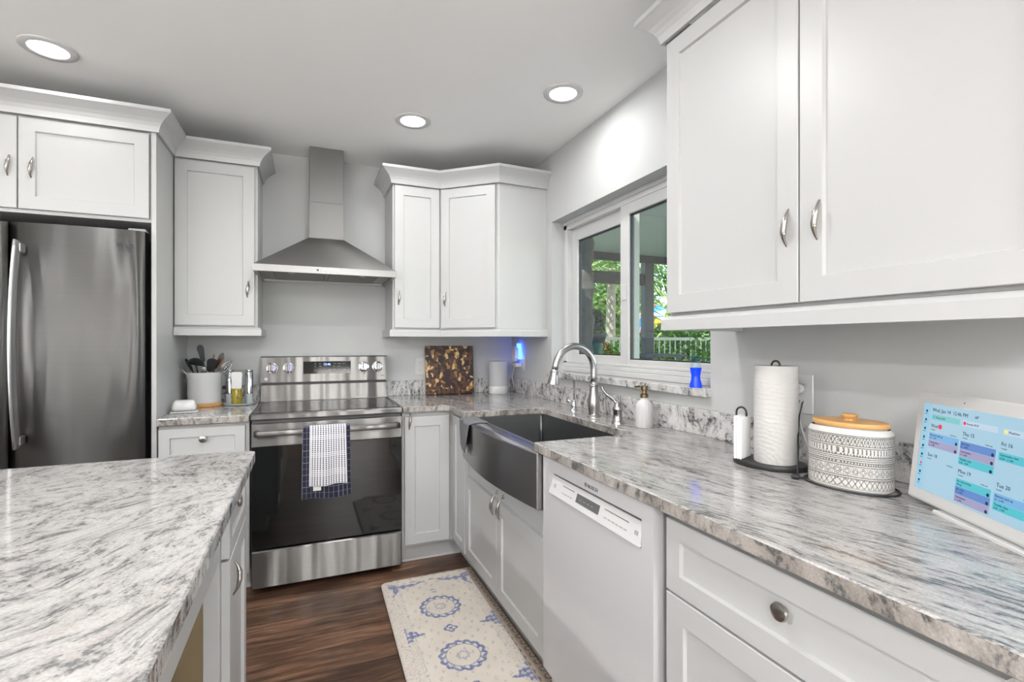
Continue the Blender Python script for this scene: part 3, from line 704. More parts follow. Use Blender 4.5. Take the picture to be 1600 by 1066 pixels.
def fhandle(door_, x):
    b = MB(); n = 26; pts = []
    for i in range(n+1):
        u = i/n*2-1; pts.append((x, FY-.050-.042*(1-u*u), 1.27+u*.435))
    b.tube(pts, [(.026, .009)]*(n+1), 14)
    for s_ in (-1, 1): b.box(x-.012, x+.012, FY-.054, FY-.006, 1.27+s_*.41-.02, 1.27+s_*.41+.02, .004)
    b.build('handle', 'chrome_satin', door_, True)
plain('chrome_satin', (.66, .66, .665), .3, 1)
fhandle(dR, XM+.050); fhandle(dL, XM-.045)
b = MB().tube([(-2.95+i*.055, FY-.07, .66) for i in range(13)], .012, 12)
for x in (-2.93, -2.31): b.box(x-.012, x+.012, FY-.07, FY-.01, .648, .672, .003)
b.build('handle', 'chrome_satin', fz, True)
MB().box(FX1-.075, FX1-.005, -.66, -.60, 1.796, 1.812, .004).build('hinge_cover', 'mid_grey', fr, True)
Mf = tree_matrix(dR).inverted()
lg = MB().lathe([(.0105, 0), (.0125, 0), (.0125, .0008), (.0105, .0008), (.0105, 0)], (-2.228, FY-.0085, 1.722), 28, '-y', cap=False)
lg.box(-2.2290, -2.2270, FY-.0095, FY-.008, 1.718, 1.728).box(-2.2290, -2.2220, FY-.0095, FY-.008, 1.7165, 1.7185).box(-2.2345, -2.2320, FY-.0095, FY-.008, 1.724, 1.7265)
lg.build('logo_emblem', 'legend_dark', dR, True)
text('logo_letters', 'LG', .025, 'legend_dark', dR, Mf @ Matrix.Translation((-2.207, FY-.0075, 1.713)) @ Matrix.Rotation(PI/2, 4, 'X'), .0008)

# ------------------------------------------------------------------ dishwasher
dw = thing('dishwasher', 'white built-in dishwasher between sink and drawers', 'dishwasher', (-.33, -2.17, 0))
DY0, DY1, DX = -1.873, -2.482, -.657
MB().box(-.625, -.05, DY1+.004, DY0-.004, .02, .872).build('body', 'mid_grey', dw, True)
b = MB(); b.box(DX, -.626, DY1, DY0, .115, .755)
b.box(DX, -.626, DY1, -2.436, .755, .872).box(DX, -.626, -1.928, DY0, .755, .872).box(DX, -.626, -2.436, -1.928, .828, .872)
dd = b.build('door', 'dishwasher_white', dw, True)
MB().box(-.640, -.6265, -2.435, -1.929, .756, .827).build('pocket_back', 'dark_grey', dd, True)
cs = MB().prism([(-.664, .757), (-.6405, .757), (-.6405, .815), (-.645, .815)], -2.434, -1.930, 'y').xf(Matrix.Identity(4))
# prism axis y: poly=(x,z)
cs = cs.build('control_strip', 'gloss_white', dd, True)
cang = math.atan2(.019, .058)
def on_strip(y, z): # point on slanted face
    return (-.664+(z-.757)/.058*.019-.0004, y, z)
MS = lambda y, z: tree_matrix(cs).inverted() @ Matrix.Translation(on_strip(y, z)) @ Matrix.Rotation(-PI/2, 4, 'Z') @ Matrix.Rotation(PI/2-cang, 4, 'X')
def strip_rect(y0, y1, z0, z1, mat, name):
    b = MB(); a, c_ = Vector(on_strip(y0, z0)), Vector(on_strip(y0, z1)); n = Vector((-.95, 0, .31))*.0006
    t = bmesh.new(); P = []
    for y in (y0, y1):
        for z in (z0, z1):
            q = Vector(on_strip(y, z)); P += [t.verts.new(q+n), t.verts.new(q-n*.3)]
    bmesh.ops.convex_hull(t, input=t.verts); b._merge(t); return b.build(name, mat, cs, True)
strip_rect(-2.105, -2.235, .774, .800, 'dark_grey', 'display')
strip_rect(-2.01, -2.085, .7975, .7995, 'dark_grey', 'control_line'); strip_rect(-2.26, -2.375, .7975, .7995, 'dark_grey', 'control_line')
for i in range(4): strip_rect(-2.015-i*.018, -2.026-i*.018, .776, .779, 'mid_grey', 'button_mark')
for i in range(6): strip_rect(-2.265-i*.019, -2.277-i*.019, .776, .779, 'mid_grey', 'button_mark')
for i in range(4): strip_rect(-2.125-i*.022, -2.137-i*.022, .785, .7865, 'legend_grey', 'button_mark')
strip_rect(-1.955, -1.967, .780, .792, 'mid_grey', 'power_mark'); strip_rect(-2.405, -2.420, .780, .790, 'mid_grey', 'start_mark')
text('logo_letters', 'BOSCH', .0165, 'legend_dark', dd, tree_matrix(dd).inverted() @ Matrix.Translation((DX-.0004, -2.178, .838)) @ Matrix.Rotation(-PI/2, 4, 'Z') @ Matrix.Rotation(PI/2, 4, 'X'))
lg = MB().lathe([(.0060, 0), (.0072, 0), (.0072, .0006), (.0060, .0006), (.0060, 0)], (DX, -2.166, .844), 24, '-x', cap=False).box(DX-.0006, DX, -2.1695, -2.1685, .840, .848).box(DX-.0006, DX, -2.1635, -2.1625, .840, .848).box(DX-.0006, DX, -2.1695, -2.1625, .8437, .8443)
lg.build('logo_emblem', 'legend_dark', dd, True)
MB().box(-.60, -.58, DY1+.01, DY0-.01, .0, .113).build('toe_panel', 'gloss_white', dw, True)

# ------------------------------------------------------------------ sink
sk = thing('farmhouse_sink', 'brushed steel apron-front sink set into the countertop', 'sink', (-.45, -1.40, .67))
SY0, SY1 = -.950, -1.866
arc = [(-.678-.038*math.sin(PI*i/24), SY0+(SY1-SY0)*i/24) for i in range(25)]
ap = MB().prism(arc+[(-.626, SY1), (-.626, SY0)], .672, .8795, bev=.004)
for f in ap.bm.faces: f.smooth = False
ap.build('apron', 'sink_steel', sk, True)
b = MB(); x0, x1, ya, yb = -.6255, SKX+.004, SK0+.006, SK1-.006
b.box(x0, x1, yb, ya, .664, .672).box(x1, x1+.012, yb-.012, ya+.012, .664, .8795).box(x0, x1, ya, ya+.012, .664, .8795).box(x0, x1, yb-.012, yb, .664, .8795).box(x0, x0+.02, yb, ya, .672, .8794)
b.tube([(x1-.006, ya-.006, .672), (x1-.006, ya-.006, .879)], .008, 8)
b.build('basin', 'basin_steel', sk, True)
MB().lathe([(.0001, 0), (.055, 0), (.055, .003), (.04, .004), (.035, .001), (.0001, .001)], (-.42, -1.40, .6721), 28).build('drain', 'chrome', sk, True)
# dish rag over the apron
def ragfn(u, v):
    y = -.962-.215*u+.006*math.sin(v*5); s = v*.225
    if s < .070: return (-.612-.0005-s*.9, y, .8815+.003*math.sin(u*9)*.4+.0012)
    q = s-.070
    xf = -.680-.038*math.sin(PI*min(1, max(0, (SY0-y)/.916)))
    if q < .012: return (-.675-(abs(xf)-.675+.006)*(q/.012), y, .8830-.004*(q/.012))
    return (xf-.007-.005*math.sin(u*11+v*3)-.002, y+.10*(v-.4)*u, .879-(q-.012)*(1-.08*math.sin(u*6)))
rg_ = grid_mesh('dish_cloth', 24, 40, ragfn, 'rag_grey', None, .003); tag(rg_, 'dark grey dish cloth draped over the left end of the sink apron', 'cloth')

# faucet
fa = thing('kitchen_faucet', 'tall gooseneck pull-down faucet behind the sink', 'faucet', (-.140, -1.385, CT1))
MB().lathe([(.034, 0), (.034, .005), (.027, .010), (.026, .02), (.030, .05), (.028, .085), (.022, .12), (.0195, .142), (.0195, .148), (.0235, .151), (.0235, .160), (.018, .163), (.0165, .17)], (0, 0, 0), 36).build('body', 'faucet_steel', fa)
pts = [(0, 0, .155), (0, 0, .20)]
for i in range(17):
    a = PI*i/16*.93; pts.append((-.107+.107*math.cos(a), 0, .232+.115*math.sin(a)))
pts.append((-.2165, 0, .228)); MB().tube(pts, .0165, 20).build('spout', 'faucet_steel', fa)
sp_ = MB(); Mx = Matrix.Translation((-.2155, 0, .236)) @ Matrix.Rotation(PI+.12, 4, 'Y')
sp_.lathe([(.0175, 0), (.0195, .004), (.0195, .010), (.0178, .014), (.021, .03), (.0275, .062), (.0285, .070), (.0001, .070)], (0, 0, 0), 32, Matrix.Identity(4)).xf(Mx).build('spray_head', 'faucet_steel', fa)
ta = thing('filtered_water_tap', 'small slim drinking-water tap left of the big faucet', 'faucet', (-.125, -1.165, CT1))
MB().lathe([(.022, 0), (.022, .004), (.015, .012), (.017, .028), (.013, .05), (.009, .058), (.006, .06)], (0, 0, 0), 28).build('body', 'chrome', ta)
MB().tube([(0, 0, .055), (0, 0, .10), (0, 0, .155), (-.004, -.001, .166), (-.013, -.002, .174), (-.05, -.004, .194), (-.085, -.008, .212)], .0052, 12).build('spout', 'faucet_steel', ta)
MB().tube([(0, 0, .045), (-.015, .01, .05), (-.03, .018, .06)], [.006, .0055, .010], 12).build('lever', 'chrome', ta)
hn = thing('faucet_handle', 'separate lever handle on a domed base right of the faucet', 'faucet handle', (-.148, -1.598, CT1))
MB().lathe([(.029, 0), (.029, .006), (.024, .012), (.021, .03), (.0205, .055), (.0235, .060), (.0235, .068), (.021, .074), (.016, .088), (.009, .096), (.0001, .098)], (0, 0, 0), 36).build('body', 'faucet_steel', hn)
MB().tube([(0, 0, .085), (-.006, .018, .102), (-.010, .040, .112), (-.014, .065, .122), (-.018, .088, .142), (-.020, .100, .158)], [.009, .0085, .007, .0065, .008, .0115], 14).build('lever', 'faucet_steel', hn)
# soap
so = thing('soap_dispenser', 'ribbed white soap bottle with brass pump beside the faucet handle', 'soap dispenser', (-.102, -1.728, CT1))
MB().lathe([(.033, 0), (.036, .004), (.036, .088), (.034, .100), (.026, .112), (.016, .120), (.016, .128), (.0001, .128)], (0, 0, 0), 96, flute=.018, fn=24).build('bottle', 'gloss_white', so)
pm = MB().lathe([(.0175, .1275), (.0175, .142), (.011, .146), (.0105, .158), (.0135, .161), (.0135, .178), (.0001, .180)], (0, 0, 0), 24)
pm.tube([(0, .0, .172), (-.006, .025, .174), (-.012, .048, .170)], [.006, .005, .004], 10).build('pump', 'brass', so)
# blue bottle on the sill
bb = thing('glass_vase', 'small waisted cobalt blue vase on the right end of the window sill', 'vase', (-.012, -1.935, 1.1))
MB().lathe([(.024, 0), (.025, .004), (.018, .03), (.017, .045), (.022, .075), (.023, .078), (.0001, .078)], (0, 0, 0), 28).build('body', 'blue_self_lit', bb)
MB().lathe([(.0001, .078), (.019, .078), (.018, .10), (.0001, .102)], (0, 0, 0), 24).build('neck', 'clear_glass', bb)
b = MB()
for i in range(10):
    a = i*2.4; b.lathe([(.0001, -.007), (.006, -.003), (.007, .002), (.0001, .007)], (.012*math.cos(a), .016*math.sin(a), .112+.008*math.sin(i*1.7)), 8)
b.build('stopper', 'teal_pot', bb)

# ------------------------------------------------------------------ things on the right counter
ro = thing('paper_towel_holder', 'black oval wire holder carrying the roll of paper towels', 'paper towel holder', (-.178, -2.432, CT1), math.radians(-70))
b = MB().lathe([(.098, 0), (.1, .002), (.1, .014), (.098, .016), (.0001, .016)], (-.018, 0, 0), 48, sy=.72); b.build('base', 'black_metal', ro)
b = MB().tube([(0, 0, .016), (0, 0, .292)], .004, 10)
b.tube([(-.011, 0, .285)]+[(-.011*math.cos(PI*i/10), 0, .297+.012*math.sin(PI*i/10)) for i in range(11)]+[(.011, 0, .285)], .003, 8)
b.build('centre_post', 'black_metal', ro)
MB().tube([(-.112, .0, .01), (-.113, 0, .13)]+[(-.098-.015*math.cos(PI*i/10), 0, .148+.017*math.sin(PI*i/10)) for i in range(11)]+[(-.083, 0, .13)], .003, 8).build('tension_arm', 'black_metal', ro)
t = thing('paper_towel_roll', 'white quilted paper towel roll standing on the black holder', 'paper towels', (-.178, -2.432, CT1+.0162))
MB().lathe([(.02, 0), (.0565, 0), (.0575, .002), (.0575, .277), (.0565, .279), (.02, .279), (.02, 0)], (0, 0, 0), 72, cap=False).build('roll', 'paper_towel', t)
MB().lathe([(.0185, .002), (.0200, .002), (.0200, .278), (.0185, .278), (.0185, .002)], (0, 0, 0), 32, cap=False).build('core', 'bamboo', t)
nb = thing('napkin_stack', 'upright stack of white napkins clipped left of the paper towel roll', 'napkins', (-.226, -2.357, CT1+.0162), math.radians(-70))
for i in range(3): MB().box(-.012+i*.008, -.005+i*.008, -.035, .035, 0, .128-.003*i, .002).build('napkin', 'paper', nb)
# canister
ca = thing('ceramic_canister', 'oval white canister with black block-print pattern and bamboo lid', 'canister', (-.172, -2.640, CT1+.0008), math.radians(-80))
CA, CB = .092, .064
def cprof(v):
    z = v*.150; k = 1.0
    if v < .04: k = .94+.06*math.sin(v/.04*PI/2)
    if v > .90: q = (v-.90)/.10; k = 1-.085*(1-math.cos(q*PI/2))
    return k, z
def cfn(u, v):
    k, z = cprof(v); a = 2*PI*u; e = .85
    return (CA*k*math.copysign(abs(math.cos(a))**e, math.cos(a)), CB*k*math.copysign(abs(math.sin(a))**e, math.sin(a)), z)
def cink(u, v):
    if v > .91 or v < .02: return 0.0
    s = u*44; t = abs((s % 1)-.5)*2; r = v*100
    def band(a, b): return a <= r < b
    for ln in (3, 6, 22, 25, 42, 45, 49, 52, 55, 58, 72, 75, 88, 90.5):
        if abs(r-ln) < .55: return 1.0
    if band(7, 21): q = (r-7)/14; return 1.0 if (abs(t-abs(2*q-1)) < .16 or (t < .2 and .35 < q < .65) or (s*3 % 1 < .3 and (q < .14 or q > .86))) else 0.0
    if band(26, 41): q = (r-26)/15; s2 = u*34; t2 = abs((s2 % 1)-.5)*2; d_ = t2+abs(2*q-1); return 1.0 if (abs(d_-.85) < .12 or abs(d_-.45) < .1 or (s2*5 % 1 < .3 and d_ > 1.15)) else 0.0
    if band(46, 48.6) or band(59, 61): return 1.0 if (u*90 % 1) < .5 else 0.0
    if band(61, 71.5): q = (r-61)/10.5; s2 = u*60; return 1.0 if ((s2 % 1) < .22 or (abs(((s2+.5) % 1)-.5) < .1+.25*abs(q-.5))) and .1 < q < .9 else 0.0
    if band(76, 87.5): q = (r-76)/11.5; t3 = abs((u*40 % 1)-.5)*2; return 1.0 if abs(t3-q) < .14 or abs(t3-(1-q)) < .12 or (u*120 % 1 < .3 and .4 < q < .6) else 0.0
    return 0.0
grid_mesh('jar', 560, 130, cfn, 'canister_print', ca, 0, {'ink': cink}, True)
MB().lathe([(.0001, 0.004), (.93, .004), (.94, .0), (.0001, .0)], (0, 0, 0), 48, sx=CA, sy=CB).build('foot', 'matt_white', ca)
MB().lathe([(.86, .144), (.86, .152), (.0001, .152)], (0, 0, 0), 64, sx=CA, sy=CB).build('neck', 'matt_white', ca)
ld = MB().lathe([(.0001, .1525), (.90, .1525), (.925, .156), (.925, .161), (.90, .1645), (.0001, .166)], (0, 0, 0), 64, sx=CA, sy=CB).build('lid', 'bamboo', ca)
MB().lathe([(.0001, .1655), (.013, .1655), (.012, .169), (.017, .173), (.0185, .178), (.016, .181), (.0001, .182)], (0, 0, 0), 32).build('lid_knob', 'bamboo', ld)
# cord: from outlet down, coil round canister foot
cd = MB(); key = [(-.030, -2.405, 1.092), (-.050, -2.418, 1.085), (-.100, -2.448, 1.062), (-.150, -2.482, 1.022), (-.200, -2.520, .965), (-.232, -2.543, .930), (-.246, -2.550, .922)]; pts = []
for a, b_ in zip(key, key[1:]):
    for k in range(4): pts.append(tuple(a[q]+(b_[q]-a[q])*k/4 for q in range(3)))
pts.append(key[-1])
cd.tube(pts, .0022, 8)
ring = []
for i in range(70):
    a = 2*PI*i/70; e = Matrix.Rotation(math.radians(-80), 3, 'Z') @ Vector(((CA+.012)*math.cos(a), (CB+.012)*math.sin(a), 0)); ring.append((-.172+e.x, -2.640+e.y, CT1+.0028+.0006*math.sin(3*a)))
cd.tube(ring, .0026, 8, closed=True)
ring2 = [(x+.004*math.sin(i*.18), y-.005+.003*math.cos(i*.2), CT1+.0085) for i, (x, y, z) in enumerate(ring)]
cd.tube(pts[-1:]+[(-.232, -2.560, CT1+.004), (-.21, -2.556, CT1+.004), (-.18, -2.545, CT1+.004)], .0024, 8)
cd.lathe([(.0001, 0), (.010, .002), (.012, .007), (.009, .012), (.0001, .013)], (-.246, -2.548, CT1+.001), 14)
tag(cd.build('extension_lead', 'black_plastic'), 'black power cord looped round the foot of the patterned canister', 'cord')
# outlets
def outlet(label, M, blank=False):
    o = thing('wall_outlet', label, 'outlet'); o.matrix_world = M; o.location = M.translation; o.rotation_euler = M.to_euler()
    MB().box(-.037, .037, -.005, 0, -.062, .062, .003).build('plate', 'gloss_white', o)
    if not blank:
        for z in (-.026, .026):
            s_ = MB().lathe([(.0001, 0), (.016, 0), (.0165, .0015), (.0001, .0018)], (0, -.005, z), 24, '-y', sx=1, sy=.85).build('socket', 'matt_white', o)
            MB().box(-.0075, -.0055, -.0072, -.0068, z-.003, z+.006).box(.0055, .0075, -.0072, -.0068, z-.003, z+.005).lathe([(.0001, 0), (.0022, 0), (.0001, .0003)], (0, -.0068, z-.009), 10, '-y').build('slot', 'legend_dark', s_)
    return o
outlet('white duplex outlet on the back wall beside the cutting board', Matrix.Translation((-.703, -.001, 1.115)))
ou = outlet('white outlet with a plug behind the paper towel roll', Matrix.Translation((-.001, -2.385, 1.116)) @ Matrix.Rotation(RZ, 4, 'Z'))
pg = thing('power_plug', 'round white plug with white cable in the outlet by paper towels', 'plug', (-.010, -2.380, 1.132), RZ)
MB().lathe([(.0001, 0), (.017, 0), (.018, .004), (.017, .018), (.0001, .020)], (0, 0, 0), 24, '-y').build('body', 'gloss_white', pg)
MB().tube([(0, -.012, -.014), (.004, -.02, -.04), (.03, -.03, -.12), (.075, -.05, -.19), (.11, -.06, -.212)], .0022, 8).build('cable', 'gloss_white', pg)
outlet('white outlet low on the right wall under the corner cabinets', Matrix.Translation((-.001, -.215, 1.13)) @ Matrix.Rotation(RZ, 4, 'Z'))
nl = thing('plug_in_night_light', 'white hexagonal plug-in device glowing blue under the corner cabinet', 'night light', (-.008, -.165, 1.19), RZ)
MB().prism([(-.028, -.045), (.012, -.045), (.030, -.020), (.030, .040), (.012, .062), (-.028, .062)], -.050, -.02, 'y', bev=.003).build('housing', 'gloss_white', nl)
MB().prism([(-.024, -.03), (.055, -.03), (.060, -.02), (.030, .085), (-.01, .085)], -.018, -.001, 'y').build('wall_glow', 'blue_glow', nl)  # emissive sheet against the wall imitates the blue glow cast there
MB().box(-.03, .04, -.045, -.001, -.085, -.058, .003).build('adapter', 'gloss_white', nl)
MB().tube([(-.02, -.03, -.085), (-.022, -.05, -.16), (-.02, -.035, -.23), (-.03, -.05, -.268)], .002, 8).build('cable', 'gloss_white', nl)
# cutting board
cb = MB().box(-.172, .172, -.018, .018, 0, .342, .004).build('cutting_board', 'end_grain'); cb.location = (-.505, -.078, CT1+.001); cb.rotation_euler = (-.085, 0, .0)
tag(cb, 'dark end-grain wood cutting board leaning on the back wall', 'cutting board')
# white cylindrical speaker
spk = thing('smart_speaker', 'grey and white rounded speaker in the counter corner', 'speaker', (-.160, -.130, CT1))
MB().lathe([(.068, 0), (.072, .004), (.072, .050), (.070, .054)], (0, 0, 0), 40, sy=.8).build('base', 'gloss_white', spk)
MB().lathe([(.069, .054), (.071, .060), (.071, .226), (.069, .232), (.060, .234), (.0001, .234)], (0, 0, 0), 40, sy=.8).build('grille', 'speaker_fabric', spk)
MB().box(-.028, -.022, -.062, -.057, .20, .222).build('status_light', 'gloss_white', spk)
# digital calendar
BL = Vector((-.150, -2.757, .921)); ux = Vector((-.508, -.861, 0)).normalized(); nn = Vector((-.861, .508, 0)); uy = (Vector((0, 0, .240))-nn*.026).normalized(); nz = ux.cross(uy).normalized()
MF = Matrix(((ux.x, uy.x, nz.x, BL.x), (ux.y, uy.y, nz.y, BL.y), (ux.z, uy.z, nz.z, BL.z), (0, 0, 0, 1)))
fm = thing('digital_calendar', 'white-framed touchscreen calendar leaning at the right edge of the counter', 'tablet'); fm.location = BL; fm.rotation_euler = MF.to_euler()
FW, FH = .47, .246
MB().box(0, FW, 0, FH, -.022, .0, .004).build('casing', 'matt_white', fm)
MB().box(.006, FW-.006, .006, FH-.006, .0002, .0014, .0004).build('bezel', 'matt_white', fm)
sc0x, sc1x, sc0y, sc1y = .026, FW-.026, .028, FH-.026
scr = MB().box(sc0x, sc1x, sc0y, sc1y, .0015, .0022).build('screen', 'screen_bg', fm)
MB().lathe([(.0001, 0), (.0018, 0), (.0001, .0003)], (.14, FH-.014, .0014), 10).build('camera_dot', 'legend_dark', fm)
zt = .0024
def srect(x0, x1, y0, y1, mat, name='event_bar', z=zt, round_=.003):
    b = MB(); b.box(x0, x1, y0, y1, z-.0002, z); return b.build(name, mat, scr)
TX = lambda x, y, z=zt: Matrix.Translation((x, y, z+.0002))
srect(sc0x, sc0x+.022, sc0y, sc1y, 'screen_side', 'side_menu')
text('lettering', 'Wed, Jan 14  12:46 PM', .0108, 'screen_ink', scr, TX(.054, sc1y-.016), .0001)
text('lettering', "68°", .0075, 'screen_ink', scr, TX(.172, sc1y-.015), .0001)
def pill(x0, x1, y, mat, dot, s_):
    srect(x0, x1, y, y+.0115, mat, 'person_tag'); MB().lathe([(.0001, 0), (.0036, 0), (.0001, .0001)], (x0+.006, y+.0057, zt+.0001), 16).build('tag_dot', dot, scr)
    text('lettering', s_, .0062, 'screen_ink', scr, TX(x0+.012, y+.0036), .0001)
pill(.054, .134, sc1y-.034, 'ev_mint', 'ev_teal', 'Chores 0/2'); pill(.142, .228, sc1y-.034, 'screen_pale', 'screen_red', 'Events 0/10'); pill(.240, .330, sc1y-.034, 'screen_pale', 'screen_yellow', 'Mealtime')
cols = [.052, .143, .236, .329]; cw = .086
def day(ci, ytop, name, evs, badge=False):
    x = cols[ci]; text('lettering', name, .0105, 'screen_ink', scr, TX(x+.003, ytop-.011), .0001)
    text('lettering', '%d events' % len(evs), .0040, 'screen_ink', scr, TX(x+.003, ytop-.017), .0001)
    text('lettering', '+ Add event', .0036, 'screen_ink', scr, TX(x+.060, ytop-.020), .0001)
    if badge: MB().lathe([(.0001, 0), (.0052, 0), (.0001, .0001)], (x+.0305, ytop-.0068, zt+.0001), 20).build('date_badge', 'screen_red', scr)
    y = ytop-.023
    for mat, a, b_ in evs:
        srect(x, x+cw, y-.0153, y, mat); text('lettering', a, .0058, 'screen_ink', scr, TX(x+.003, y-.0065), .0001); text('lettering', b_, .0050, 'screen_ink', scr, TX(x+.003, y-.0128), .0001)
        MB().lathe([(.0024, 0), (.0034, 0), (.0024, .0001)], (x+cw-.006, y-.0115, zt+.0001), 16).build('event_icon', 'screen_ink', scr); y -= .0158
y1_, y2_ = sc1y-.040, sc1y-.118
day(0, y1_, 'Wed', [('ev_sky', 'Business pick up', '12 - 2 PM'), ('ev_pink', 'Cutting floor', '3 - 4 PM')], True)
day(1, y1_-.002, 'Thu 15', [('ev_blue', 'Jazz class', '4 - 5 PM'), ('ev_pink', 'Gymnastics', '4 - 5 PM'), ('ev_teal', 'Tumble class', '5:30 - 6 PM')])
day(2, y1_-.004, 'Fri 16', [('ev_teal', 'Gymnastics class', '10:30 - 11 AM')])
day(3, y1_-.004, 'Sat 17', [('ev_sky', 'Practice', '9 - 10 AM')])
day(0, y2_+.014, 'Sun 18', [])
day(1, y2_+.000, 'Mon 19', [('ev_teal', 'No School Day', 'All day'), ('ev_blue', 'Jazz class', '4 - 5 PM'), ('ev_pink', 'Gymnastics', '6 - 8 PM')])
day(2, y2_-.002, 'Tue 20', [('ev_sky', 'Business pick up', '12 - 2 PM'), ('ev_teal', 'Tumble class', '5:30 - 7 PM')])
day(3, y2_+.000, 'Wed 21', [('ev_pink', 'Practice', '9 - 10 AM')])
for i in range(9):
    y = sc1y-.020-i*.0195; MB().box(sc0x+.0085, sc0x+.0135, y, y+.005, zt, zt+.0002).build('menu_icon', 'screen_red' if i == 6 else 'screen_ink', scr)
    text('lettering', 'menu', .0034, 'screen_ink', scr, TX(sc0x+.006, y-.0045), .0001)
# stand: foot slats the frame rests on
st = MB().box(.10, FW-.02, -.012, -.001, -.060, .012, .003).box(.15, .27, 0, .12, -.065, -.023, .004)
so_ = st.build('stand', 'matt_white', fm)

# ------------------------------------------------------------------ left counter things
bd = thing('butter_dish', 'white lidded butter dish by the refrigerator panel', 'butter dish', (-2.030, -.44, CT1+.001), math.radians(8))
MB().box(-.062, .062, -.040, .040, 0, .008, .004).build('tray', 'gloss_white', bd)
t_ = MB(); t_.box(-.056, .056, -.034, .034, .0085, .066, .018, seg=4)
for v in t_.bm.verts:
    k = 1-.16*(v.co.z/.066)**2; v.co.x *= k; v.co.y *= k
t_.build('cover', 'gloss_white', bd)
CKX, CKY = -1.985, -.165
ck_ = thing('utensil_crock', 'white ceramic crock on a round wooden base holding utensils', 'crock', (CKX, CKY, CT1+.001))
MB().lathe([(.088, 0), (.090, .003), (.090, .018), (.088, .020), (.0001, .020)], (0, 0, 0), 48).build('wood_base', 'bamboo', ck_)
MB().lathe([(.0001, .0205), (.083, .0205), (.085, .025), (.086, .165), (.089, .170), (.089, .192), (.087, .194), (.081, .194), (.079, .190), (.079, .032), (.0001, .032)], (0, 0, 0), 48).build('pot', 'gloss_white', ck_)
def utensil(name, label, cat, base, tip, r, mat, head=None, hm=None):
    """handle from inside the crock up to tip, then a head around the tip"""
    o = thing(name, label, cat, (CKX+base[0], CKY+base[1], CT1+base[2]), 0, None)
    d = Vector(tip)-Vector(base)
    MB().tube([Vector((0, 0, 0))+d*(i/8) for i in range(9)], [(r*(1.2-.5*abs(i/8-.5)), r*.7) for i in range(9)], 10).build('handle', mat, o)
    if head:
        q = d.to_track_quat('Z', 'Y').to_matrix().to_4x4(); b = head(); b.xf(Matrix.Translation(d) @ q); b.build('head', hm or mat, o)
    return o
def blade(w, h, t=.003, slots=0, rz=0.0):
    def f():
        b = MB(); n = 10; poly = []
        for i in range(n+1): a = PI*i/n; poly.append((w/2*math.cos(a), h*.75+h*.25*math.sin(a)))
        poly += [(-w/2*.55, 0), (w/2*.55, 0)]
        b.prism(poly, -t/2, t/2, 'y'); b.xf(Matrix.Rotation(rz, 4, 'Z')); return b
    return f
def spoonh(w, h, depth=.012, rz=0.0, tilt=0.0):
    def f():
        b = MB(); b.lathe([(.0001, -.5), (.30, -.42), (.45, -.25), (.5, 0), (.45, .25), (.3, .42), (.0001, .5)], (0, 0, 0), 20, sx=w, sy=depth); b.bm.transform(Matrix.Diagonal((1, 1, h, 1)))
        b.xf(Matrix.Rotation(rz, 4, 'Z') @ Matrix.Rotation(tilt, 4, 'X') @ Matrix.Translation((0, 0, h*.42))); return b
    return f
def ladle():
    b = MB(); b.lathe([(.0001, -.034), (.020, -.030), (.036, -.017), (.043, 0), (.045, .002), (.041, .001), (.034, -.016), (.018, -.027), (.0001, -.031)], (0, 0, 0), 32)
    b.xf(Matrix.Rotation(2.6, 4, 'X') @ Matrix.Translation((0, .0, .0))); return b
utensil('ladle', 'black nylon ladle bowl-up at the front left of the crock', 'ladle', (.0, -.01, .04), (-.035, -.05, .245), .006, 'black_plastic', ladle)
utensil('spatula', 'long dark grey spatula leaning left at the top of the crock', 'spatula', (.03, .02, .04), (-.012, .03, .255), .005, 'black_plastic', blade(.036, .10, rz=1.75))
utensil('slotted_spoon', 'black slotted spoon at the far left of the crock', 'spoon', (.02, .0, .04), (-.065, .02, .205), .005, 'black_plastic', spoonh(.055, .085, .016, .6))
utensil('turner', 'broad black turner in the middle of the crock', 'spatula', (-.02, .01, .04), (.028, -.03, .200), .005, 'black_plastic', blade(.055, .080, rz=-.5))
utensil('spatula', 'narrow black scraper standing tallest right of the crock middle', 'spatula', (-.03, .03, .04), (.048, .03, .215), .005, 'black_plastic', blade(.024, .10, .005, rz=1.5))
utensil('wooden_spoon', 'round-headed brown wooden spoon behind the black turner', 'spoon', (-.01, .04, .04), (.030, .05, .245), .0055, 'wood_spoon', spoonh(.045, .062, .010))
utensil('wooden_spoon', 'oval brown wooden spoon right of the narrow scraper', 'spoon', (-.02, .0, .04), (.072, .01, .228), .0055, 'wood_spoon', spoonh(.032, .065, .010, .3))
utensil('steel_spoon', 'steel spoon with its bowl low at the front of the crock', 'spoon', (.0, .02, .04), (.006, -.055, .182), .004, 'chrome', spoonh(.032, .055, .008))
utensil('steel_tongs', 'thin steel handle poking out far left of the crock', 'tongs', (.03, -.02, .04), (-.118, -.03, .232), .0045, 'chrome')
def whisk():
    b = MB()
    for k in range(6):
        a = PI*k/6; pts = []
        for i in range(21):
            u = i/20*2*PI-PI/2*0; rr = .024*math.sin(PI*i/20*1.0)*(1 if True else 0); 
            t_ = i/20*2-1; w_ = .026*math.sqrt(max(0, 1-t_*t_))*math.copysign(1, 1); pts.append((t_*.026*math.cos(a)*1.0, t_*.026*math.sin(a), .085*math.sqrt(max(0, 1-t_*t_))))
        b.tube(pts, .0013, 6)
    return b
utensil('whisk', 'steel wire whisk leaning right over the crock rim', 'whisk', (-.03, -.02, .05), (.085, -.02, .190), .005, 'chrome', whisk)
utensil('vegetable_peeler', 'dark ribbed peeler head at the right end of the crock', 'peeler', (-.02, .03, .04), (.098, .03, .205), .004, 'chrome', spoonh(.026, .03, .02), 'black_plastic')
TXc, TYc = -1.806, -.165
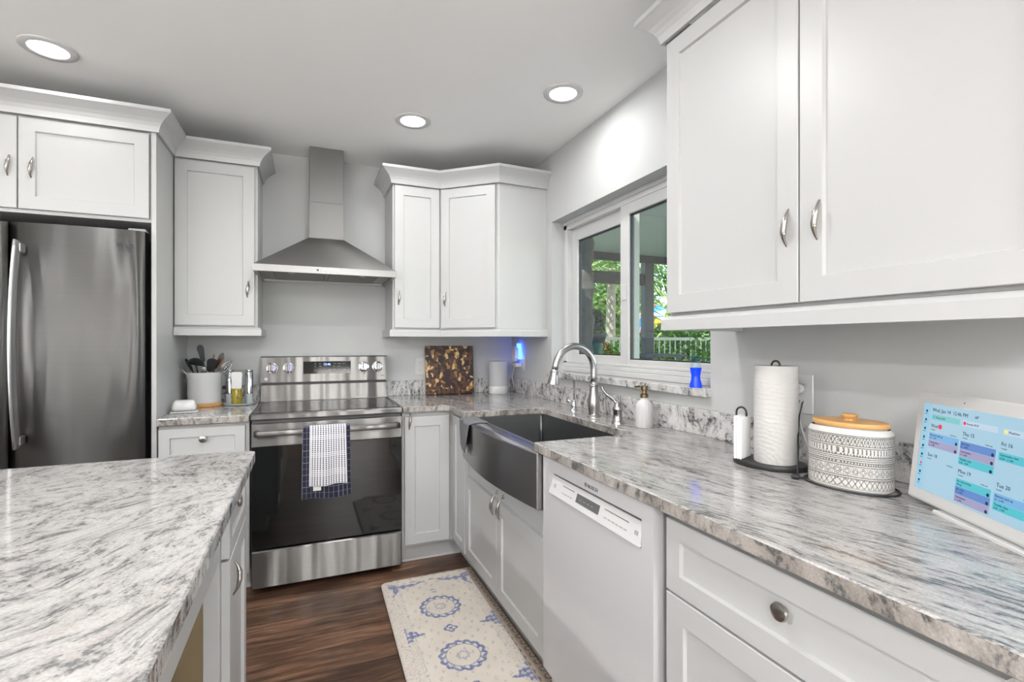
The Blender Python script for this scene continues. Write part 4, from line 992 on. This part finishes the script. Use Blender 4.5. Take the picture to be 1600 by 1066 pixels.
ty = MB().lathe([(.0001, 0), (.080, 0), (.088, .006), (.090, .012), (.086, .012), (.080, .006), (.0001, .005)], (TXc, TYc, CT1+.001), 48).build('round_tray', 'grey_glass'); tag(ty, 'round glass tray under the steel mills and oil bottle', 'tray')
def mill(x, y, label):
    o = thing('pepper_mill', label, 'mill', (x, y, CT1+.0065)); 
    MB().lathe([(.0001, 0), (.020, 0), (.021, .003), (.021, .055), (.0001, .055)], (0, 0, 0), 28).build('glass_base', 'grey_glass', o)
    MB().lathe([(.0001, .0552), (.0215, .0552), (.0215, .178), (.0205, .180), (.0205, .183), (.0215, .185), (.0210, .196), (.0001, .198)], (0, 0, 0), 28).build('steel_body', 'chrome', o)
mill(-1.862, -.125, 'tall steel mill left of the oil sprayer'); mill(-1.760, -.145, 'tall steel mill right of the oil sprayer')
os_ = thing('oil_sprayer', 'oil spray bottle with white trigger head and yellow oil', 'bottle', (-1.815, -.222, CT1+.0065))
MB().lathe([(.0001, 0), (.026, 0), (.0275, .003), (.0275, .085), (.024, .092), (.0001, .092)], (0, 0, 0), 32).build('bottle', 'oil', os_)
b = MB().prism([(-.0012, .092), (-.024, .092), (-.026, .12), (-.030, .178), (-.022, .190), (.024, .190), (.030, .178), (.027, .15), (.027, .12), (.024, .092)], -.015, .015, 'y', bev=.003); b.build('spray_head', 'gloss_white', os_)
MB().tube([(-.026, 0, .168), (-.038, 0, .156), (-.048, 0, .142)], [.004, .0035, .003], 8).build('trigger', 'gloss_white', os_)
b = MB()
for i in range(26):
    a = random.uniform(PI*1.05, PI*1.9); z = random.uniform(.012, .078); r_ = .0276
    b.box(r_*math.cos(a)-.003, r_*math.cos(a)+.003, r_*math.sin(a)-.0006, r_*math.sin(a)+.0006, z, z+random.uniform(.002, .007))
b.build('print', 'legend_dark', os_)

# ------------------------------------------------------------------ mats on the floor
MX0, MX1, MY0, MY1 = -1.095, -.632, -.822, -2.02
MW, MH = MX1-MX0, MY0-MY1
rs_ = random.Random(3)
def motif(x, y):
    """blue ink of the printed mat; x across 0..MW, y along 0..MH from far end"""
    v = 0.0; cx = MW*.515
    for cy in (.338, .732, 1.126):
        dx, dy = (x-cx)/.092, (y-cy)/.094; r = math.hypot(dx, dy); a = math.atan2(dy, dx)
        pet = .90+.11*abs(math.sin(a*7)); 
        if abs(r-pet) < .075 or (abs(r-.76) < .022): v = .95
        if abs(r-.86) < .10 and math.sin(a*14) > .55: v = max(v, .9)
        if abs(r-.24-.05*math.cos(a*8)) < .05: v = max(v, .55)
    for cy in (.532, .928):
        dx, dy = (x-cx)/.026, (y-cy)/.026; r = math.hypot(dx, dy); a = math.atan2(dy, dx)
        if abs(r-(.55+.45*abs(math.cos(2*a)))) < .22: v = 1
        if r < .3: v = 1
    for cx2, s_ in ((MW*.135, 1), (MW*.945, -1)):
        for cy in (.530, .928):
            dx, dy = (x-cx2)*s_/.072, (y-cy)/.075
            if dx >= -.25 and abs(dy) < 1:
                e = (1-abs(dy))**2.4+.12*math.sin(dy*14)
                if dx+.2 < e*1.15: v = max(v, .95 if (math.sin(dx*19)+math.sin(dy*17)) > -.5 else .2)
    # far corner garlands
    for cxx, s_ in ((.05, 1), (MW-.03, -1)):
        dx, dy = (x-cxx)*s_, y-.072
        if -.02 < dx < .17 and abs(dy-.014*math.sin(dx*26)-.002) < .027*(1-dx/.21): v = max(v, .9 if math.sin(dx*150)+math.sin(y*170) > -.4 else .2)
        if abs(dx-.012*math.sin(dy*40)) < .020*(1-dy/.13) and -.01 < dy < .11: v = max(v, .9 if math.sin(dx*160)+math.sin(y*120) > -.5 else .2)
    if abs(y-.058-.01*math.cos(x*60)) < .007 and abs(x-cx) < .12: v = max(v, .6 if math.sin(x*130) > -.2 else 0)
    if abs(y-.178) < .022*(1-abs(x-cx)/.028) and abs(x-cx) < .026 and abs(y-.180) > .006: v = max(v, .7)
    return v
def motif2(x, y):
    v = 0.0
    if x < .075 or x > MW-.05:
        v = .8 if (math.hypot((x % .04)-.02, (y % .05)-.025) % .012) < .005 else .15
    if abs(x-.080) < .0025: v = 1
    k = math.sin(x*95)*math.sin(y*88)+.5*math.sin(x*210+y*60); 
    if k > .75: v = max(v, .9)
    return v
def matfn(u, v):
    x, y = u*MW, v*MH; z = .013; rr = .03
    # rounded corners
    for cxx, sx in ((rr, -1), (MW-rr, 1)):
        for cyy, sy in ((rr, -1), (MH-rr, 1)):
            dx, dy = x-cxx, y-cyy
            if dx*sx > 0 and dy*sy > 0:
                m_ = max(abs(dx), abs(dy)); l_ = math.hypot(dx, dy)
                if l_ > 0: x, y = cxx+dx*m_/l_, cyy+dy*m_/l_
    e = min(u*MW, (1-u)*MW, v*MH, (1-v)*MH)
    z = .013-.005*max(0, 1-e/.006)
    return (x-MW/2, -y+MH/2, z)
fmt = thing('kitchen_mat', 'cream anti-fatigue floor mat with faded blue medallions before the sink', 'mat', ((MX0+MX1)/2, (MY0+MY1)/2, .006), math.radians(-.9))
grid_mesh('printed_top', 170, 440, matfn, 'mat_print', fmt, 0, {'ink': lambda u, v: motif(u*MW, v*MH), 'ink2': lambda u, v: motif2(u*MW, v*MH)})
b = MB(); rr = .03; poly = []
for (cx_, cy_, a0) in ((MW/2-rr, MH/2-rr, 0), (-MW/2+rr, MH/2-rr, PI/2), (-MW/2+rr, -MH/2+rr, PI), (MW/2-rr, -MH/2+rr, 1.5*PI)):
    for i in range(7): a = a0+PI/2*i/6; poly.append((cx_+rr*math.cos(a), cy_+rr*math.sin(a)))
b.prism(poly, .0, .0085); b.build('foam_base', 'matt_white', fmt)
RX0, RX1, RY0, RY1 = -1.02, -.588, -.80, -2.10
def runfn(u, v): return ((u-.5)*(RX1-RX0), -(v-.5)*(RY0-RY1), .0055)
rn = thing('runner_rug', 'thin brown patterned runner showing between cream mat and cabinets', 'rug', ((RX0+RX1)/2, (RY0+RY1)/2, 0))
grid_mesh('pile', 110, 300, runfn, 'runner_print', rn, .005, {'ink': lambda u, v: 1.0 if abs(math.hypot((u*.43 % .05)-.025, (v*1.3 % .046)-.023)-.014) < .003 else 0.0})

# ------------------------------------------------------------------ ceiling lights
def lamp_w(x, y):
    if y > -1.6: return LAMP_W*(.22 if x < -2 else (1.1 if x < -.6 else 1.15))
    if y > -2: return 8.6
    return 2.5 if (x, y) in ((-2.4, -2.9), (-1.3, -4.1)) else 32.0
def downlight(x, y, label):
    o = thing('recessed_light', label, 'ceiling light', (x, y, CEIL), 0, None)
    MB().lathe([(.062, -.003), (.066, -.008), (.088, -.010), (.094, -.006), (.095, -.0005), (.062, -.0005), (.062, -.003)], (0, 0, 0), 56, cap=False).build('trim_ring', 'gloss_white', o)
    MB().lathe([(.0001, -.0045), (.062, -.0045), (.062, -.002), (.0001, -.002)], (0, 0, 0), 40).build('lens', 'lamp_lens', o)
    l = area('lamp_light', (x, y, CEIL-.012), (0, 0, 0), .12, .12, lamp_w(x, y), LAMP_COL, 'DISK'); l.data.spread = math.radians(178)
    return o
downlight(-2.415, -.880, 'round recessed ceiling light at far left above the fridge')
downlight(-.913, -.803, 'smallest recessed ceiling light, right of the hood chimney')
downlight(-.304, -1.372, 'recessed ceiling light nearest the window wall')
for i, (x, y) in enumerate(((-2.4, -2.9), (-1.3, -4.1), (-2.4, -4.9), (-.9, -5.2), (-4.2, -3.0), (-4.2, -5.2), (-1.25, -1.93))):  # the last one, over the aisle, is added to brighten the base cabinets
    downlight(x, y, ['recessed ceiling light over the island', 'recessed ceiling light behind the camera over the aisle', 'recessed ceiling light behind the camera past the island', 'recessed ceiling light by the rear window', 'recessed ceiling light over the left part of the room', 'recessed ceiling light in the rear left corner', 'added ceiling light over the aisle, fill for the base cabinets'][i])

fl = thing('fill_lamp', 'added uplighter for ambient fill in the rear corner behind the camera', 'lamp', (-4.2, -5.8, 0))  # unseen uplighter added to raise the ambient light
MB().lathe([(.0001, 0), (.14, 0), (.14, .012), (.02, .03), (.0001, .03)], (0, 0, 0), 32).build('base', 'black_metal', fl)
MB().tube([(0, 0, .03), (0, 0, 1.66)], .012, 12).build('pole', 'black_metal', fl)
MB().lathe([(.02, 1.66), (.10, 1.68), (.20, 1.76), (.195, 1.765), (.10, 1.69), (.02, 1.67)], (0, 0, 0), 36).build('bowl', 'matt_white', fl)
area('fill_lamp_light', (-4.2, -5.8, 1.78), (PI, 0, 0),   .34, .34, 90, LAMP_COL, 'DISK')

# ------------------------------------------------------------------ outdoors
struct(MB().box(.2, 6.8, -4, 3.7, -.12, -.02).build('patio_floor', 'concrete'))
tag(MB().box(.3, 60, 3.75, 60, -.4, -.3).build('lawn', 'grass'), 'green lawn beyond the patio', 'lawn')
struct(MB().box(.2, 6.6, -4, 3.55, 2.78, 2.9).build('patio_ceiling', 'patio_ceiling_paint'))
tag(MB().box(.9, 6.6, 3.42, 3.52, 2.66, 2.779, .004).build('patio_beam', 'bronze_beam'), 'dark beam along the far patio roof edge seen through the window', 'beam')
tag(MB().box(1.0, 3.875, 3.44, 3.50, 2.27, 2.47, .004).build('screen_crossbar', 'bronze_beam'), 'dark horizontal bar of the screen enclosure outside', 'beam')
tag(MB().box(3.88, 4.06, 3.40, 3.53, -.02, 2.659, .004).build('screen_post', 'bronze_beam'), 'dark post of the screen enclosure seen through the right sash', 'post')
tag(MB().box(.575, .620, -.745, -.700, -.02, 2.779, .004).build('porch_post', 'patio_ceiling_paint'), 'pale grey post close outside the right window sash', 'post')
b = MB(); prof = []
for i in range(40):
    z = i/39*2.798; prof.append((.072+.010*math.sin(i*1.3)+.008*math.sin(i*3.1), z-.02))
b.lathe(prof, (.94, .48, 0), 20, flute=.05, fn=5, smooth=False); tag(b.build('stone_column', 'stone_dark'), 'dark rough stone column outside the left sash', 'column')
def leaves(name, mat, n, cen, rad, size, parent=None, flat=.5, rs=1, asp=2.2):
    rg = random.Random(rs); V = []; F = []
    for i in range(n):
        th = rg.uniform(0, 2*PI); ph = math.acos(rg.uniform(-1, 1)); rr = rg.uniform(.55, 1)**.5
        lump = 1+.22*math.sin(3*th+rs)+.15*math.sin(5*ph+rs)
        p = Vector((cen[0]+rad[0]*rr*lump*math.sin(ph)*math.cos(th), cen[1]+rad[1]*rr*lump*math.sin(ph)*math.sin(th), cen[2]+rad[2]*rr*lump*math.cos(ph)))
        q = Euler((rg.uniform(-1, 1), rg.uniform(-1, 1), rg.uniform(0, 6.28))).to_matrix(); s_ = size*rg.uniform(.6, 1.3)
        k = len(V)
        for c_ in ((-1, 0, 0), (0, -1/asp, .12), (1, 0, 0), (0, 1/asp, .12)): V.append(p+q @ (Vector(c_)*s_))
        F.append((k, k+1, k+2, k+3))
    me = bpy.data.meshes.new(name); me.from_pydata(V, [], F); me.materials.append(MATS[mat])
    o = bpy.data.objects.new(name, me); COL.objects.link(o)
    if parent: o.parent = parent
    return o
def bush(x, y, z, rx, rz_, mat, label, rs, n=4500, size=.045):
    o = thing('garden_shrub', label, 'shrub', (x, y, z)); leaves('foliage', mat, n, (0, 0, rz_), (rx, rx, rz_), size, o, rs=rs)
    MB().tube([(0, 0, -.02), (.02, .01, rz_*.6), (0, 0, rz_)], [.04, .03, .02], 8).build('stem', 'trunk', o)
def palm(x, y, z, h, fr_, L, label, rs, mat='leaf_palm', r0=.11):
    o = thing('palm_tree', label, 'palm tree', (x, y, z)); rg = random.Random(rs)
    pts = [(.10*math.sin(i/8*1.4), .06*math.sin(i/8*2), h*i/8) for i in range(9)]
    MB().tube(pts, [r0*(1.25-.4*i/8) for i in range(9)], 12).build('trunk', 'trunk', o)
    top = Vector(pts[-1]); V = []; F = []
    for k in range(fr_):
        az = 2*PI*k/fr_+rg.uniform(-.15, .15); el = rg.uniform(-.5, 1.2); d = Vector((math.cos(az), math.sin(az), 0))
        prev = None
        for j in range(16):
            s_ = j/15; r_ = L*s_*math.cos(el*.6); zz = L*(math.sin(el)*s_-.62*s_*s_)
            p = top+d*r_+Vector((0, 0, zz)); side = Vector((-d.y, d.x, 0)); w_ = L*.33*math.sin(PI*min(1, s_*1.02+.05))+.02
            for sg in (-1, 1):
                a = len(V); q = p+side*sg*w_+d*w_*.5+Vector((0, 0, -w_*.55)); V.extend([p, p+d*L*.035, q]); F.append((a, a+1, a+2))
    me = bpy.data.meshes.new('fronds'); me.from_pydata(V, [], F); me.materials.append(MATS[mat])
    f_ = bpy.data.objects.new('fronds', me); COL.objects.link(f_); f_.parent = o; return o
# directions: rays from the camera through the panes run 30..45 degrees right of +y
def along(px, dist, z=0):
    a = .3945+math.atan((px-800)/768.8); return Vector((-1.4401+dist*math.sin(a), -3.4618+dist*math.cos(a), z))
p = along(952, 11.5); palm(p.x, p.y, -.3, 3.3, 22, 2.0, 'palm tree with a thick pale trunk, centre of the left sash', 1)
p = along(934, 13.5); palm(p.x, p.y, -.3, 2.6, 20, 1.9, 'shorter palm tree behind the planter bowl', 5)
p = along(968, 15); palm(p.x, p.y, -.3, 4.6, 20, 2.1, 'tall palm tree at the right edge of the left sash', 9, 'leaf_green')
p = along(940, 19); palm(p.x, p.y, -.3, 5.6, 22, 2.4, 'tallest distant palm tree filling the top of the left sash', 13, 'leaf_dry')
p = along(1030, 24); palm(p.x, p.y, -.3, 2.9, 20, 1.5, 'distant palm tree above the striped umbrella', 21, 'leaf_green')
for i, (px, dist, rx, rz_, mt, lb) in enumerate(((935, 8.8, .62, .52, 'leaf_green', 'green shrub low behind the planter bowl'), (962, 8.2, .42, .55, 'leaf_lime', 'bright lime shrub at the right of the left sash'),
        (1062, 7.2, .50, .60, 'leaf_lime', 'bright lime shrub behind the white railing'), (1092, 6.6, .42, .62, 'leaf_lime', 'lime shrub nearest the right window jamb'),
        (1036, 10, .7, .5, 'leaf_green', 'darker green shrub beyond the striped umbrella'), (1110, 9, .8, .8, 'leaf_green', 'large green shrub at the far right outside'),
        (915, 10, .7, .8, 'leaf_green', 'tall green shrub behind the stone column'), (985, 12, .9, .9, 'leaf_green', 'rounded green shrub hidden between the sashes'))):
    p = along(px, dist); bush(p.x, p.y, -.3, rx, rz_, mt, lb, i+2)
for px, dist, zc, rr_, mt, lb, k in ((922, 15, 2.6, 1.5, 'leaf_green', 'leafy green tree behind the stone column', 31), (948, 17, 3.4, 1.9, 'leaf_green', 'tall leafy tree behind the palms', 33), (972, 14, 1.7, 1.2, 'leaf_lime', 'light green leafy tree at the centre of the window', 35), (1066, 13, 1.0, 1.2, 'leaf_green', 'low leafy tree beyond the railing at right', 37)):
    p = along(px, dist); o = thing('garden_tree', lb, 'tree', (p.x, p.y, -.3)); leaves('foliage', mt, 5200, (0, 0, zc), (rr_, rr_, rr_*.85), .10, o, rs=k)
    MB().tube([(0, 0, 0), (.05, .03, zc*.5), (0, 0, zc)], [.12, .10, .06], 10).build('trunk', 'trunk', o)
# bowl planter on a pedestal
p = along(930, 5.9)
pb = thing('planter_bowl', 'dark footed planter bowl with spiky plant outside the left sash', 'planter', (p.x, p.y, -.02))
MB().lathe([(.0001, 0), (.12, 0), (.12, .05), (.06, .12), (.05, .80), (.07, 1.0), (.085, 1.15), (.09, 1.30), (.0001, 1.30)], (0, 0, 0), 28).build('pedestal', 'teal_pot', pb)
MB().lathe([(.09, 1.30), (.125, 1.36), (.135, 1.40), (.13, 1.415), (.0001, 1.41)], (0, 0, 0), 32).build('bowl', 'terracotta', pb)
leaves('plant', 'leaf_dark', 520, (0, 0, 1.54), (.085, .085, .15), .035, pb, rs=4, asp=4)
p = along(948, 6.6); o = thing('flower_pot', 'tall flower pot with red and yellow blooms beyond the planter', 'flower pot', (p.x, p.y, -.02))
MB().lathe([(.0001, 0), (.11, 0), (.15, .72), (.0001, .72)], (0, 0, 0), 20).build('pot', 'terracotta', o)
leaves('foliage', 'leaf_green', 900, (0, 0, 1.02), (.22, .22, .24), .035, o, rs=14); leaves('blossoms', 'flower_yellow', 60, (.06, -.12, 1.08), (.14, .14, .09), .022, o, rs=15); leaves('blooms', 'flower_red', 60, (-.10, -.12, 1.2), (.06, .06, .12), .022, o, rs=16)
# white railing
ra = thing('garden_railing', 'cream railing with thin balusters beyond the patio', 'railing', (4.0, 3.66, -.02))
MB().box(1.6, 6.7, 3.62, 3.67, 1.33, 1.385, .004).box(1.6, 6.7, 3.62, 3.67, .10, .14, .004).box(1.6, 1.66, 3.62, 3.67, 0, 1.33).box(6.64, 6.7, 3.62, 3.67, 0, 1.33).build('rail', 'fence_cream', ra, True)
for i in range(42): MB().box(1.72+i*.12, 1.736+i*.12, 3.637, 3.653, .14, 1.33).build('baluster', 'fence_cream', ra, True)
# striped umbrella on a pole
p = along(1014, 11.0)
um = thing('striped_umbrella', 'tilted garden umbrella in red, yellow, white and blue panels', 'umbrella', (p.x, p.y, -.3))
MB().tube([(0, 0, 0), (0, 0, 2.14)], .022, 10).build('pole', 'fence_cream', um)
b = MB(); n = 8; R_ = .40; tiltm = Matrix.Translation((0, 0, 2.12)) @ Matrix.Rotation(-.9, 4, 'Y') @ Matrix.Rotation(.25, 4, 'X')
for k in range(n):
    a0, a1 = 2*PI*k/n, 2*PI*(k+1)/n; mi = k % 4
    q = [Vector((0, 0, .17)), Vector((R_*math.cos(a0), R_*math.sin(a0), 0)), Vector((R_*math.cos(a1), R_*math.sin(a1), 0))]
    dn = Vector((0, 0, -.006)); b.quad([q[0], q[1], q[2]], mi); b.quad([q[0]+dn, q[2]+dn, q[1]+dn], mi); b.quad([q[1], q[1]+dn, q[2]+dn, q[2]], mi)
b.xf(tiltm); b.build('canopy', ['umbrella_red', 'umbrella_yellow', 'umbrella_sky', 'umbrella_blue'], um)
# neighbouring house far behind and garden chairs
p = along(1046, 26)
ho = thing('neighbouring_house', 'low pale house far beyond the garden', 'house', (p.x, p.y, -.3), -.6)
MB().box(-5, 5, 0, 6, 0, 2.7).build('wall', 'house_wall', ho)
MB().prism([(-.5, 2.7), (3, 3.9), (6.5, 2.7)], -5.4, 5.4, 'x').build('roof', 'roof_tile', ho)
for i in range(3): MB().box(-3.6+i*2.8, -2.4+i*2.8, -.04, 0, 1.0, 2.1).build('window', 'dark_grey', ho)
p = along(1026, 7.6)
tb = thing('patio_table', 'dark slatted metal patio table beside the enclosure post', 'table', (p.x, p.y, -.02))
b = MB().box(-.3, .3, -.3, .3, 1.10, 1.14, .004)
b.build('top', 'bronze_beam', tb)
for sx in (-1, 1):
    for sy in (-1, 1): MB().box(sx*.27-.015, sx*.27+.015, sy*.27-.015, sy*.27+.015, 0, 1.10).build('leg', 'bronze_beam', tb)
MB().box(-.28, .28, -.28, .28, .72, .74).build('shelf', 'bronze_beam', tb)

# repeats share a group
GROUPS = {'recessed_light': 'recessed ceiling lights', 'palm_tree': 'palms in the garden', 'garden_shrub': 'shrubs outside the window', 'garden_tree': 'leafy trees beyond the patio',
          'pepper_mill': 'steel mills on the glass tray', 'wall_outlet': 'white wall outlets', 'kitchen_towel': 'towels on the oven handle', 'crown_moulding': 'white crown mouldings', 'light_rail': 'light rails under the wall cabinets',
          'wall_cabinet': 'white shaker wall cabinets', 'base_cabinet': 'white shaker base cabinets', 'fridge_side_panel': 'panels beside the refrigerator', 'backsplash': 'granite upstands', 'island_cabinet': 'island cabinets',
          'ladle': 'utensils in the crock', 'spatula': 'utensils in the crock', 'slotted_spoon': 'utensils in the crock', 'turner': 'utensils in the crock', 'wooden_spoon': 'utensils in the crock', 'steel_spoon': 'utensils in the crock',
          'steel_tongs': 'utensils in the crock', 'whisk': 'utensils in the crock', 'vegetable_peeler': 'utensils in the crock'}
for o in bpy.data.objects:
    if o.parent is None and 'label' in o and 'category' in o:
        k = o.name.split('.')[0]
        if k in GROUPS: o['group'] = GROUPS[k]
